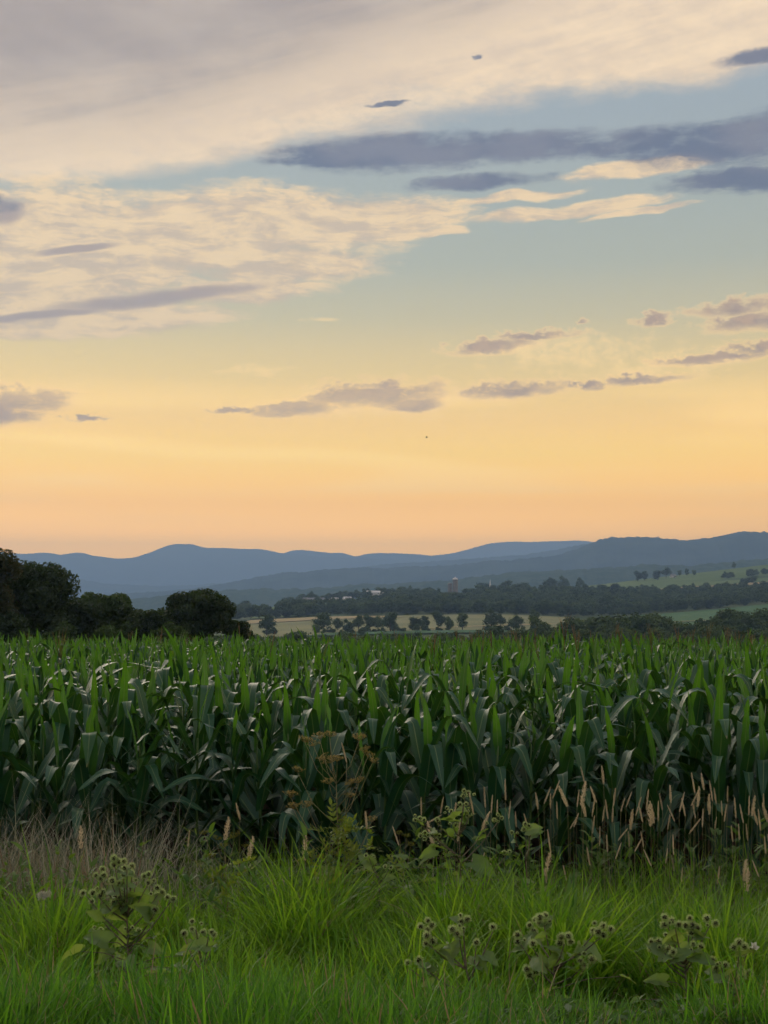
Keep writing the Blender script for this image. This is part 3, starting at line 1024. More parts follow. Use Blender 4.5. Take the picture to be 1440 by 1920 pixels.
def wood_pos(r):
    while True:
        px = r.uniform(530, 1950)
        d = r.uniform(985, 1520)
        lo = np.interp(px, [530, 560, 1050, 1150, 1205, 1440, 1950], [1060, 1020, 985, 1020, 1095, 1110, 1130])
        hi = np.interp(px, [530, 650, 690, 740, 960, 1200, 1440, 1950], [1180, 1200, 1290, 1400, 1510, 1500, 1480, 1480])
        if abs(px - 849) < 26 and d > 1330:
            continue
        if lo < d < hi:
            return px, d


far_scatter('woods', 'broad distant wood covering the slope below the silos', 2300, wood_pos, (7, 12), 51)


def wood_left(r):
    px = r.uniform(430, 600)
    return px, r.choice([1010, 1030, 1180, 1230, 1400]) + r.uniform(-12, 12)


far_scatter('woods', 'loose distant trees left of the red barn', 70, wood_left, (7, 12), 52)


def belt_pos(r):
    px = r.uniform(440, 2000)
    d = r.uniform(330, 480)
    return px, d


far_scatter('tree_belt', 'dark belt of trees just beyond the corn', 520, lambda r: (r.uniform(300, 2000), r.uniform(340, 470)), (4.5, 7.6), 53)
far_scatter('tree_belt', 'taller dark trees in the belt beyond the corn, towards the right', 85, lambda r: (r.normal(1175, 75), r.uniform(400, 470)), (8.0, 10.8), 54)
far_scatter('tree_belt', 'dark clump standing against the lower green field', 22, lambda r: (r.normal(1385, 22), r.uniform(470, 520)), (9.0, 11.5), 58)
far_scatter('undergrowth', 'low undergrowth between the lone trees of the hay field', 60, lambda r: (lambda s: (r.choice([500, 607, 640, 690, 725, 790, 830, 925, 1005]) + r.normal(0, 14), 700 + r.normal(0, 12)))(0), (1.8, 4.5), 59, 'bushes')
far_scatter('hedge', 'dark hedge running across the upper green field', 46, lambda r: (lambda s: (1345 + s * 330, 1790 + s * 25 + r.normal(0, 5)))(r.uniform(0, 1)), (6, 11), 55, 'hedge')
far_scatter('hedge', 'short dark hedge at the edge of the stubble strip', 14, lambda r: (lambda s: (1378 + s * 40, 1640 + r.normal(0, 4)))(r.uniform(0, 1)), (6, 9), 56, 'hedge')
far_scatter('woods', 'distant farm trees behind the barns on the ridge', 70, lambda r: (r.uniform(560, 815), r.uniform(1490, 1600)), (8, 13), 57)

# ------------------------------------------------------------------ distant farm
M['red'] = plain('red_barn_boards', (0.20, 0.045, 0.035), (0.26, 0.06, 0.045), 0.4, 0.85, 0.2)
M['white_paint'] = plain('white_clapboard', (0.70, 0.70, 0.68), (0.78, 0.78, 0.76), 0.4, 0.7, 0.3)
M['roof_grey'] = plain('grey_metal_roof', (0.20, 0.21, 0.23), (0.27, 0.28, 0.30), 0.3, 0.55, 0.4)
M['roof_white'] = plain('pale_metal_roof', (0.68, 0.68, 0.68), (0.78, 0.78, 0.78), 0.3, 0.45, 0.5)
M['concrete'] = plain('silo_concrete', (0.26, 0.245, 0.23), (0.34, 0.32, 0.30), 0.5, 0.85, 0.2)
M['dark_glass'] = plain('window_glass', (0.03, 0.035, 0.04), None, 1, 0.15, 0.5)
M['hoop'] = plain('silo_hoop', (0.16, 0.14, 0.13), None, 1, 0.6, 0.4)


def building(name, label, px, base, d, w, dep, hw, hr, wall, roof, rot=0.0, cat='building', group=None, doors=1, wins=3):
    x = at(px, d)
    z0 = gz(x, d) if base is None else ZC + (YH - base) / F * d
    root = link(name, None, loc=(x, d, z0), rot=(0, 0, rot))
    b = MB()                                           # gabled wall shell, ridge along local x
    zb = -6.0
    v = [(-w / 2, -dep / 2, zb), (w / 2, -dep / 2, zb), (w / 2, dep / 2, zb), (-w / 2, dep / 2, zb),
         (-w / 2, -dep / 2, hw), (w / 2, -dep / 2, hw), (w / 2, dep / 2, hw), (-w / 2, dep / 2, hw), (-w / 2, 0, hw + hr), (w / 2, 0, hw + hr)]
    b.add(v, [(0, 1, 5, 4), (2, 3, 7, 6), (1, 2, 6, 9, 5), (3, 0, 4, 8, 7), (3, 2, 1, 0), (4, 5, 9, 8), (6, 7, 8, 9)])
    link('wall', b.mesh('wall', wall, False), root)
    for s in (-1, 1):
        b = MB()
        o = 0.5
        y0, y1 = s * (dep / 2 + o), 0.0
        za, zb2 = hw - o * hr / (dep / 2) + 0.12, hw + hr + 0.12
        v = [(-w / 2 - o, y0, za), (w / 2 + o, y0, za), (w / 2 + o, y1, zb2), (-w / 2 - o, y1, zb2)]
        v += [(p[0], p[1], p[2] + 0.22) for p in v]
        b.add(v, [(0, 1, 2, 3), (4, 5, 6, 7), (0, 1, 5, 4), (1, 2, 6, 5), (2, 3, 7, 6), (3, 0, 4, 7)])
        link('roof_slope', b.mesh('roof_slope', roof, False), root)
    for k in range(doors):
        b = MB()
        cx = (k - (doors - 1) / 2) * w * 0.35
        b.box(cx - 1.3, cx + 1.3, -dep / 2 - 0.09, -dep / 2 - 0.02, 0, min(3.0, hw * 0.8))
        link('door', b.mesh('door', roof, False), root)
    for k in range(wins):
        b = MB()
        cx = (k - (wins - 1) / 2) * w / max(wins, 1) + 0.9
        b.box(cx - 0.5, cx + 0.5, -dep / 2 - 0.07, -dep / 2 - 0.02, hw * 0.45, hw * 0.8)
        link('window', b.mesh('window', M['dark_glass'], False), root)
    return tag(root, label, cat, group)


GB = 'farm buildings on the ridge'
building('barn', 'long red barn with a grey roof on the distant ridge', 588, 1136, 1395, 21, 11, 3.6, 4.4, M['red'], M['roof_grey'], R(14), 'barn', GB, 2, 4)
building('shed', 'low pale-roofed shed right beside the red barn', 613, 1131, 1400, 9, 6, 2.2, 1.8, M['white_paint'], M['roof_white'], R(8), 'shed', GB)
building('house', 'white house peeping between trees right of the red barn', 628, 1131, 1405, 6.5, 6, 3.2, 2.2, M['white_paint'], M['roof_white'], R(-20), 'house', GB, 1, 2)
building('house', 'white house with bright roof below the dark ridge trees', 651, 1130, 1402, 7.5, 7, 3.4, 2.4, M['white_paint'], M['roof_white'], R(20), 'house', GB, 1, 2)
building('shed', 'small red shed next to the bright-roofed white house', 661, 1131, 1398, 5, 5, 2.6, 2.2, M['red'], M['roof_grey'], R(40), 'shed', GB, 1, 1)
building('barn', 'long white-roofed barn on the ridge above the dark tree clump', 700, 1116, 1500, 14, 8, 2.8, 1.8, M['white_paint'], M['roof_white'], R(4), 'barn', GB, 1, 3)
building('shed', 'pale rounded-roof shed standing alone left of the silos', 721, 1120, 1440, 6, 6, 2.6, 2.2, M['white_paint'], M['roof_white'], R(50), 'shed', GB, 1, 1)
building('barn', 'low white-roofed barn just left of the silos', 775, 1118, 1480, 12, 8, 3.0, 1.8, M['white_paint'], M['roof_white'], R(-6), 'barn', GB, 1, 3)
building('house', 'white house among trees on the green hilltop', 1262, None, 1925, 6.5, 6, 2.8, 2.2, M['white_paint'], M['roof_grey'], R(25), 'house', None, 1, 2)


def silo(label, px, base, top, d, rad, dome):
    x = at(px, d)
    z0 = gz(x, d)
    h = ZC + (YH - top) / F * d - z0
    root = link('silo', None, loc=(x, d, z0))
    b = MB()
    b.tube([(0, 0, -1), (0, 0, h)], rad, 28)
    link('wall', b.mesh('wall', M['concrete'], False), root)
    hoop = MB()
    hoop.tube([(0, 0, 0), (0, 0, 0.16)], rad + 0.06, 28)
    hm = hoop.mesh('hoop', M['hoop'], False)
    for k in range(14):
        link('hoop', hm, root, loc=(0, 0, 0.6 + (h - 1.0) * k / 13))
    b = MB()
    if dome:
        zz = np.linspace(0, 1, 8)
        b.tube([(0, 0, h + 0.002 + t * rad * 0.85) for t in zz], [rad * 1.03 * math.sqrt(max(0.004, 1 - t * t)) for t in zz], 28)
        link('dome', b.mesh('dome', M['roof_white']), root)
        b = MB()
        b.tube([(0, 0, h + rad * 0.8), (0, 0, h + rad * 1.35)], [0.35, 0.1], 8)
        link('vent', b.mesh('vent', M['roof_white']), root)
    else:
        b.tube([(0, 0, h + 0.002), (0, 0, h + rad * 0.35)], [rad * 1.02, rad * 0.2], 28)
        link('cap', b.mesh('cap', M['roof_grey'], False), root)
    b = MB()
    a = -0.9
    cx, cy = rad * math.sin(a), -rad * math.cos(a)
    b.box(cx - 0.55, cx + 0.55, cy - 0.5, cy + 0.3, 0, h - 0.3)
    link('chute', b.mesh('chute', M['roof_grey'], False), root)
    tag(root, label, 'silo', 'silos on the ridge')


silo('shorter grey silo with a low cap, left of the pair', 843.5, 1112, 1094, 1456, 2.35, False)
silo('taller silo with a white domed top, right of the pair', 853.5, 1112, 1087, 1450, 2.75, True)
# white spire on the ridge
x, d = at(919, 1540), 1540
b = MB(); b.tube([(0, 0, -4), (0, 0, 11), (0, 0, 11.01), (0, 0, 17)], [0.9, 0.9, 0.75, 0.05], 8)
o = link('spire', b.mesh('spire', M['white_paint'], False), loc=(x, d, gz(x, d)))
tag(o, 'thin white spire rising behind the ridge trees right of the silos', 'spire')
far_tree(1376, 1063, 1054, 1990, 'tiny lone tree with a bare trunk on the crest of the green hill', 7, GR, 0.9)


# ------------------------------------------------------------------ corn
def leaf_strip(L, W, a0, a1, b, w, az, base, r, twist=0.0, fold=0.25, und=0.012, nseg=13, nacr=5, round_base=0.55, side=0.0):
    """one arching blade: angle from vertical goes a0 -> a1 around position b within width w"""
    t = np.linspace(0, 1, nseg)
    s = np.clip((t - (b - w / 2)) / w, 0, 1)
    s = s * s * (3 - 2 * s)
    ang = a0 + (a1 - a0) * s
    dl = L / (nseg - 1)
    hx = np.concatenate([[0], np.cumsum(np.sin(ang[:-1]) * dl)])
    hz = np.concatenate([[0], np.cumsum(np.cos(ang[:-1]) * dl)])
    wid = W * np.minimum(1, round_base + 1.9 * t) * np.clip(1 - t ** 2.6, 0, 1) ** 0.85
    wid[-1] = 0.0005
    ca, sa = math.cos(az), math.sin(az)
    out = np.array([ca, sa, 0.0]); sd = np.array([-sa, ca, 0.0]); up = np.array([0, 0, 1.0])
    ph, ph2 = r.uniform(0, 6.28, 2)
    nw = r.uniform(2.0, 4.5)
    acr = np.linspace(-1, 1, nacr)
    V, UV = [], []
    for i in range(nseg):
        tg = out * math.sin(ang[i]) + up * math.cos(ang[i])
        nm = out * -math.cos(ang[i]) + up * math.sin(ang[i])
        th = twist * t[i] ** 1.3
        sv_ = sd * math.cos(th) + nm * math.sin(th)
        nv = nm * math.cos(th) - sd * math.sin(th)
        c = base + out * hx[i] + up * hz[i] + sd * side * t[i] ** 2
        fo = fold * (1 - 0.55 * t[i])
        for q in acr:
            wave = und * abs(q) * math.sin(nw * 6.28 * t[i] + (ph if q > 0 else ph2)) * min(1, 3 * t[i])
            V.append(c + sv_ * q * wid[i] / 2 + nv * (fo * abs(q) ** 1.4 * wid[i] / 2 + wave))
            UV.append(((q + 1) / 2, t[i]))
    Fc = []
    for i in range(nseg - 1):
        for k in range(nacr - 1):
            a = i * nacr + k
            Fc.append((a, a + 1, a + nacr + 1, a + nacr))
    return np.array(V), Fc, np.array(UV)


def corn_variant(seed, tassel=False, lod=1):
    """returns list of (name, mesh) for the parts and one joined mesh"""
    r = np.random.default_rng(seed)
    H = r.uniform(1.16, 1.36)
    nl = 10
    plane = r.uniform(0, math.pi)
    lean = r.normal(0, 0.025, 2)
    parts = []
    st = MB()
    zz = np.linspace(0, 1, 7)
    pts = np.stack([lean[0] * zz ** 2 * H, lean[1] * zz ** 2 * H, zz * (H + 0.05)], 1)
    st.tube(pts, np.linspace(0.014, 0.008, 7), 6 if lod else 4, rnd=r.uniform(0, 1))
    parts.append(('stalk', [st]))
    nseg, nacr = (16, 5) if lod else (10, 3)
    for k in range(0 if lod else 3, nl):
        f = k / (nl - 1)
        z = 0.12 + (H - 0.14) * f ** 0.9
        az = plane + math.pi * (k % 2) + r.normal(0, 0.28)
        base = np.array([lean[0] * (z / H) ** 2 * H, lean[1] * (z / H) ** 2 * H, z])
        if f < 0.2:
            L, W = r.uniform(0.45, 0.6), r.uniform(0.06, 0.075)
        else:
            L, W = r.uniform(0.74, 0.97), r.uniform(0.100, 0.138)
        if k == nl - 1 or (k == nl - 2 and r.random() < 0.45):      # top whorl: upright pointed blades
            L, W = r.uniform(0.34, 0.54), r.uniform(0.055, 0.080)
            a0, a1, b_, w_ = r.uniform(0.04, 0.20), r.uniform(0.10, 0.45), 0.6, 0.8
        elif f > 0.45 and r.random() < 0.8:            # upright, then folded sharply over
            L *= 0.9
            a0, a1 = r.uniform(0.22, 0.58), r.uniform(2.05, 2.85)
            b_, w_ = r.uniform(0.46, 0.64), r.uniform(0.16, 0.42)
        else:
            a0 = r.uniform(0.45, 0.80) * (1.2 - 0.35 * f)
            a1 = r.uniform(1.9, 2.7)
            b_, w_ = r.uniform(0.40, 0.60), r.uniform(0.25, 0.7)
            if r.random() < 0.15:
                a1 = r.uniform(1.2, 1.8)
        v, fc, uv = leaf_strip(L, W, a0, a1, b_, w_, az, base, r, r.normal(0, 0.5), r.uniform(0.12, 0.38), r.uniform(0.003, 0.010), nseg, nacr, side=r.normal(0, 0.05))
        lf = MB()
        lf.add(v, fc, uv, r.uniform(0.88, 1.0) if k == nl - 1 else np.clip(0.05 + 0.62 * f + r.normal(0, 0.10), 0, 0.8))
        parts.append(('leaf', [lf]))
    if tassel:
        tb = MB()
        top = pts[-1]
        for q in range(5):
            a = r.uniform(0, 6.28)
            sp = 0.0 if q == 0 else r.uniform(0.05, 0.13)
            Lq = r.uniform(0.25, 0.36)
            tb.tube([top + [0, 0, 0.25], top + [math.cos(a) * sp * .5, math.sin(a) * sp * .5, 0.38 + Lq * .4], top + [math.cos(a) * sp, math.sin(a) * sp, 0.40 + Lq * .9]], [0.0035, 0.0035, 0.002], 4)
        tb.tube([top, top + [0, 0, 0.3]], [0.006, 0.005], 4)
        parts.append(('tassel', [tb]))
    return parts


def join_parts(name, parts):
    V, Fc, U, A, mi, n = [], [], [], [], [], 0
    slot = {'stalk': 0, 'leaf': 1, 'tassel': 2}
    for nm, (b,) in parts:
        v = np.concatenate(b.v)
        V.append(v); U.append(np.concatenate(b.u)); A.append(np.concatenate(b.a))
        Fc += [tuple(i + n for i in q) for q in b.f]
        mi += [slot[nm]] * len(b.f)
        n += len(v)
    m = mesh(name, np.concatenate(V), Fc, [M['stalk'], M['corn'], M['tassel']], np.concatenate(U), np.concatenate(A))
    m.polygons.foreach_set('material_index', np.array(mi, np.int32))
    return m


CM = {'stalk': M['stalk'], 'leaf': M['corn'], 'tassel': M['tassel']}
NV = 16
CV = []
for k in range(NV):
    CV.append([(nm, b.mesh('corn_' + nm, CM[nm])) for nm, (b,) in corn_variant(300 + k)])
CF = [join_parts('corn_plant_far', corn_variant(400 + k, tassel=(k >= 9), lod=0)) for k in range(12)]

rows_p = []
d = 10.35
row = 0
rr = np.random.default_rng(77)
ORD = ['front', 'second', 'third', 'fourth', 'fifth', 'sixth', 'seventh', 'eighth', 'ninth']
near_n = 0
front_n = 0
NTH = ('first second third fourth fifth sixth seventh eighth ninth tenth eleventh twelfth thirteenth fourteenth fifteenth sixteenth seventeenth '
       'eighteenth nineteenth twentieth twenty-first twenty-second twenty-third twenty-fourth twenty-fifth twenty-sixth twenty-seventh twenty-eighth '
       'twenty-ninth thirtieth thirty-first thirty-second thirty-third thirty-fourth thirty-fifth thirty-sixth').split()
farP, farR, farS, farI = [], [], [], []
while d < 52:
    half = d * 720 / F
    ext = half * 1.12 + 1.3
    x = -ext + rr.uniform(0, 0.2)
    while x < ext:
        yy = d + rr.normal(0, 0.045)
        xx = x + rr.normal(0, 0.02)
        x += rr.uniform(0.16, 0.25)
        if rr.random() < 0.03:
            continue
        z = np.interp(yy, NEAR_D, NEAR_Z)
        sc = rr.normal(1.0, 0.075) * (1.0 - 0.06 * max(0, 1 - row / 2.0))
        rz = rr.uniform(0, 6.28)
        tilt = rr.normal(0, 0.035, 2)
        vis = abs(xx) < half + (0.25 if row else 0.0)
        if near_n < 300 and vis and row < 8:
            near_n += 1
            root = link('corn_plant', None, loc=(xx, yy, z), rot=(tilt[0], tilt[1], rz), scale=float(sc))
            tag(root, 'green corn plant with arching leaves in the %s row of the corn field' % ORD[row], 'corn plant', 'corn plants in the %s row' % ORD[row])
            if row == 0:
                root['label'] = '%s corn plant from the left picture edge in the front row of the field' % NTH[front_n]
                front_n += 1
            for nm, me in CV[rr.integers(0, NV)]:
                link(nm, me, root)
        else:
            farP.append((xx, yy, z)); farR.append((tilt[0], tilt[1], rz)); farS.append(sc)
            tas = rr.random() < 0.010 + 0.03 * (d > 22) * (xx > 0.03 * d)
            farI.append(rr.integers(9, 12) if tas and d > 18 else rr.integers(0, 9))
    d += 0.76
    row += 1
o = scatter('corn_field', farP, farR, farS, farI, CF, realise=True)
tag(o, 'rows of green corn plants receding behind the front rows', 'corn')
print('CORN near', near_n, 'far', len(farP), 'rows', row)


# ------------------------------------------------------------------ grasses
def blade(r, L, W, a0, a1, az, base, nseg=6):
    t = np.linspace(0, 1, nseg)
    ang = a0 + (a1 - a0) * t ** 1.5
    dl = L / (nseg - 1)
    hx = np.concatenate([[0], np.cumsum(np.sin(ang[:-1]) * dl)])
    hz = np.concatenate([[0], np.cumsum(np.cos(ang[:-1]) * dl)])
    wid = W * np.clip(1 - t ** 2.2, 0.02, 1) * np.minimum(1, 0.6 + 2 * t)
    out = np.array([math.cos(az), math.sin(az), 0]); tw = az + math.pi / 2 + r.normal(0, 0.5)
    sd = np.array([math.cos(tw), math.sin(tw), 0])
    c = base + out * hx[:, None] + np.array([0, 0, 1.0]) * hz[:, None]
    V = np.empty((2 * nseg, 3))
    V[0::2] = c - sd * wid[:, None] / 2
    V[1::2] = c + sd * wid[:, None] / 2
    Fc = [(2 * i, 2 * i + 1, 2 * i + 3, 2 * i + 2) for i in range(nseg - 1)]
    return V, Fc


def tuft(name, seed, n, Lr, Wr, spread, a0r, a1r, mat, nseg=6, heads=None):
    r = np.random.default_rng(seed)
    b = MB()
    for _ in range(n):
        q = spread * math.sqrt(r.uniform(0, 1))
        a = r.uniform(0, 6.28)
        base = np.array([math.cos(a) * q, math.sin(a) * q, -0.02])
        az = a + r.normal(0, 1.0)
        v, f = blade(r, r.uniform(*Lr), r.uniform(*Wr), r.uniform(*a0r), r.uniform(*a1r), az, base, nseg)
        b.add(v, f, rnd=r.uniform(0, 1))
    return b.mesh(name, mat)


LUSH = [tuft('grass_tuft', 500 + k, (30, 24, 36)[k % 3], ((0.12, 0.30), (0.14, 0.34), (0.08, 0.20))[k % 3], ((0.0035, 0.007), (0.005, 0.0105), (0.003, 0.006))[k % 3], 0.08,
             (0.0, 0.45), (0.2, 1.7), M['grass_front']) for k in range(9)]
TALL = [tuft('tall_grass_tuft', 520 + k, (26, 20)[k % 2], (0.24, 0.58), ((0.006, 0.011), (0.009, 0.015))[k % 2], 0.09, (0.02, 0.55), (0.5, 2.2), M['grass'], 8) for k in range(8)]
DRY = [tuft('dry_grass_tuft', 540 + k, 20, (0.40, 0.98), (0.0035, 0.0075), 0.11, (0.0, 0.40), (0.1, 2.1), M['dry'], 7) for k in range(8)]
RUST = [tuft('rusty_grass_tuft', 560 + k, 16, (0.45, 0.80), (0.004, 0.008), 0.07, (0.0, 0.2), (0.1, 0.5), M['rust'], 6) for k in range(2)]
rg = np.random.default_rng(91)


def grass_zone(name, label, src, n, ylo, yhi, hfun, keep=None, xm=0.9):
    y = rg.uniform(ylo, yhi, n)
    # as many tufts per square metre far as near
    y = np.where(rg.uniform(0, 1, n) < (y * 720 / F + xm) / (yhi * 720 / F + xm), y, rg.uniform(0.5 * (ylo + yhi), yhi, n))
    x = rg.uniform(-1, 1, n) * (y * 720 / F + xm)
    px = 720 + F * x / y
    if keep is not None:
        m_ = rg.uniform(0, 1, n) < keep(px, y, x)
        x, y, px = x[m_], y[m_], px[m_]
    n = len(x)
    P = np.stack([x, y, ground(x, y)], 1)
    Ro = np.stack([rg.normal(0, .12, n), rg.normal(0, .12, n), rg.uniform(0, 6.28, n)], 1)
    o = scatter(name, P, Ro, hfun(px, y, x) * rg.uniform(0.75, 1.2, n), rg.integers(0, len(src), n), src)
    tag(o, label, 'grass')
    return o


def clump(x, y, s, seed):
    return fbm(x * s, y * s, 3, seed)


W = np.where
grass_zone('grass', 'short lush roadside grass along the bottom of the picture', LUSH, 7200, 3.9, 5.55,
           lambda px, y, x: np.clip(2.1 * clump(x, y, 3.4, 1) - 0.14, 0.32, 1.4) * W(px < 520, 1.06, 0.95), lambda px, y, x: W(y < 5.3, 1.0, 0.5) * W(clump(x, y, 3.4, 1) > 0.40, 1.0, 0.55))
grass_zone('grass', 'low dark grass in the dip behind the roadside grass', LUSH, 420, 5.5, 6.5,
           lambda px, y, x: 0.55 + 0.5 * clump(x, y, 2.2, 2), lambda px, y, x: 0.9 + 0 * x)
grass_zone('grass', 'tall bright green grass on the bank before the corn', TALL, 2300, 6.5, 8.3,
           lambda px, y, x: np.clip(2.2 * clump(x, y, 2.3, 3) - 0.22, 0.30, 1.6) * W(px < 420, 0.9, 1.0), lambda px, y, x: W(px > 330, 1.0, 0.9))
grass_zone('grass', 'green grass between the reeds at the foot of the corn', TALL, 800, 8.2, 9.9,
           lambda px, y, x: 0.7 + 0.6 * clump(x, y, 1.6, 4), lambda px, y, x: W(px > 420, 1.0, 0.35))
grass_zone('dry_grass', 'tall faded dry grass before the corn at the left', DRY, 1000, 8.3, 9.9,
           lambda px, y, x: (0.62 + 0.66 * clump(x, y, 1.5, 6)) * W(px < 330, 1.0, 0.8), lambda px, y, x: W(px < 300, 1.0, W(px < 480, 0.5, 0.03)) * W(clump(x, y, 1.7, 21) > 0.40, 1.0, 0.25))
grass_zone('dry_grass', 'rusty seed heads among the dry grass', RUST, 220, 8.5, 9.5,
           lambda px, y, x: 0.85 + 0.3 * clump(x, y, 1.5, 8), lambda px, y, x: 1.0 * ((px > 20) & (px < 260) & (clump(x, y, 1.2, 10) > 0.5)))


# low broad-leaved weeds on the ground at the front
def weed_rosette(seed):
    r = np.random.default_rng(seed)
    b = MB()
    for _ in range(46):
        q = 0.11 * math.sqrt(r.uniform()); a = r.uniform(0, 6.28)
        p = np.array([math.cos(a) * q, math.sin(a) * q, r.uniform(0.04, 0.17)])
        v, f = quads_at(p[None], np.array([r.uniform(0.012, 0.032)]), r, np.array([[0, 0, 1.0]]), 0.5)
        b.add(v, f, rnd=r.uniform(0, 1))
    return b.mesh('ground_weed', M['clover'])


WR = [weed_rosette(580 + k) for k in range(4)]
grass_zone('ground_weeds', 'small broad-leaved weeds low in the roadside grass', WR, 1500, 4.1, 5.7,
           lambda px, y, x: 0.8 + 0.5 * clump(x, y, 2.0, 12), lambda px, y, x: W(clump(x, y, 0.9, 14) > 0.5, 1.0, 0.2) * W(px > 760, 1.0, 0.45))

def leafy_stem(seed):
    r = np.random.default_rng(seed)
    b = MB()
    for q in range(3):
        bx, by = r.normal(0, 0.05, 2)
        h = r.uniform(0.35, 0.62)
        lx, ly = r.normal(0, 0.10, 2)
        b.tube([(bx, by, -0.02), (bx + lx * .4, by + ly * .4, h * .55), (bx + lx, by + ly, h)], [0.003, 0.0022, 0.0012], 4, rnd=0.2, cap=False)
        for k in range(20):
            f = r.uniform(0.15, 1.0)
            p = np.array([bx + lx * f ** 1.3, by + ly * f ** 1.3, h * f])
            v, fc = blade(r, r.uniform(0.05, 0.11), r.uniform(0.016, 0.034), r.uniform(0.5, 1.1), r.uniform(1.5, 2.3), r.uniform(0, 6.28), p, 5)
            b.add(v, fc, rnd=r.uniform(0, 1))
    return b.mesh('leafy_stem', M['verge_leaf'])


LS = [leafy_stem(590 + k) for k in range(6)]
grass_zone('verge_weeds', 'tangle of leafy green weeds along the foot of the corn', LS, 420, 7.9, 9.8,
           lambda px, y, x: 0.65 + 0.7 * clump(x, y, 1.4, 16), lambda px, y, x: W(clump(x, y, 0.8, 17) > 0.46, 1.0, 0.3) * W(px > 380, 1.0, 0.3) * W(px > 990, 0.4, 1.0) * W((px > 990) & (y < 8.7), 0.0, 1.0))

# ------------------------------------------------------------------ reed-like grass with pale seed heads
def seed_head(seed, L, R0, n, openness, mat):
    r = np.random.default_rng(seed)
    b = MB()
    b.tube([(0, 0, 0), (0, 0, L * 0.96)], [0.0014, 0.0006], 4)
    for k in range(n):
        t = r.uniform(0.0, 1.0)
        rad = R0 * (math.sin(math.pi * min(1, 0.12 + 0.88 * t)) ** 0.7 + 0.1)
        a = r.uniform(0, 6.28)
        out = np.array([math.cos(a), math.sin(a), 0])
        p0 = np.array([0, 0, t * L * 0.9]) + out * rad * r.uniform(0.1, 0.8)
        dr = out * openness + np.array([0, 0, 1.0]); dr /= np.linalg.norm(dr)
        sl = r.uniform(0.010, 0.018)
        sdv = np.cross(dr, out); sdv /= np.linalg.norm(sdv) + 1e-9
        w = r.uniform(0.0022, 0.0036)
        v = [p0 - dr * sl * .3, p0 + sdv * w + out * .0006, p0 + dr * sl * .8, p0 - sdv * w + out * .0006]
        b.add(v, [(0, 1, 2, 3)], rnd=r.uniform(0, 1))
    return b.mesh('seed_head', mat)


HEADS = [seed_head(600 + k, L, w, n, o_, M['straw']) for k, (L, w, n, o_) in enumerate(
    [(0.115, 0.0052, 150, 0.2), (0.135, 0.0058, 160, 0.2), (0.095, 0.0045, 130, 0.2), (0.14, 0.013, 200, 0.45), (0.16, 0.020, 240, 0.7), (0.11, 0.008, 170, 0.3)])]
RSTEM = []
LEAFS = []
for k in range(5):
    r = np.random.default_rng(620 + k)
    b = MB()
    bx, by = r.normal(0, 0.035, 2)
    t = np.linspace(0, 1, 7)
    b.tube(np.stack([bx * t ** 2, by * t ** 2, t], 1), np.linspace(0.0019, 0.0011, 7), 4, rnd=r.uniform())
    RSTEM.append((b.mesh('stem', M['stem']), bx, by))
    b = MB()
    v, f = blade(r, r.uniform(0.16, 0.28), 0.007, 0.35, r.uniform(1.2, 2.0), r.uniform(0, 6.28), np.zeros(3), 7)
    b.add(v, f, rnd=r.uniform())
    LEAFS.append(b.mesh('leaf', M['grass']))
rs = np.random.default_rng(640)


def reed(px, top, d, label, group, head=None, tilt=None, nl=1):
    x = at(px, d)
    z0 = gz(x, d)
    ztop = ZC + (YH - top) / F * d
    hi = rs.integers(0, 6) if head is None else head
    hl = [0.115, 0.135, 0.095, 0.14, 0.16, 0.11][hi]
    h = max(0.25, ztop - z0 - hl)
    k = rs.integers(0, 5)
    st, bx, by = RSTEM[k]
    root = link('reed_grass_stalk', None, loc=(x - bx * h, d - by * h, z0))
    link('stem', st, root, scale=(h, h, h))
    tx, ty = rs.normal(0, 0.16 if rs.random() < 0.75 else 0.34, 2) if tilt is None else tilt
    link('seed_head', HEADS[hi], root, loc=(bx * h, by * h, h - 0.004), rot=(ty, tx, rs.uniform(0, 6.28)))
    for q in range(nl):
        link('leaf', LEAFS[rs.integers(0, 5)], root, loc=(bx * .2 * h, by * .2 * h, h * rs.uniform(0.25, 0.6)), rot=(0, 0, rs.uniform(0, 6.28)))
    tag(root, label, 'grass stalk', group)


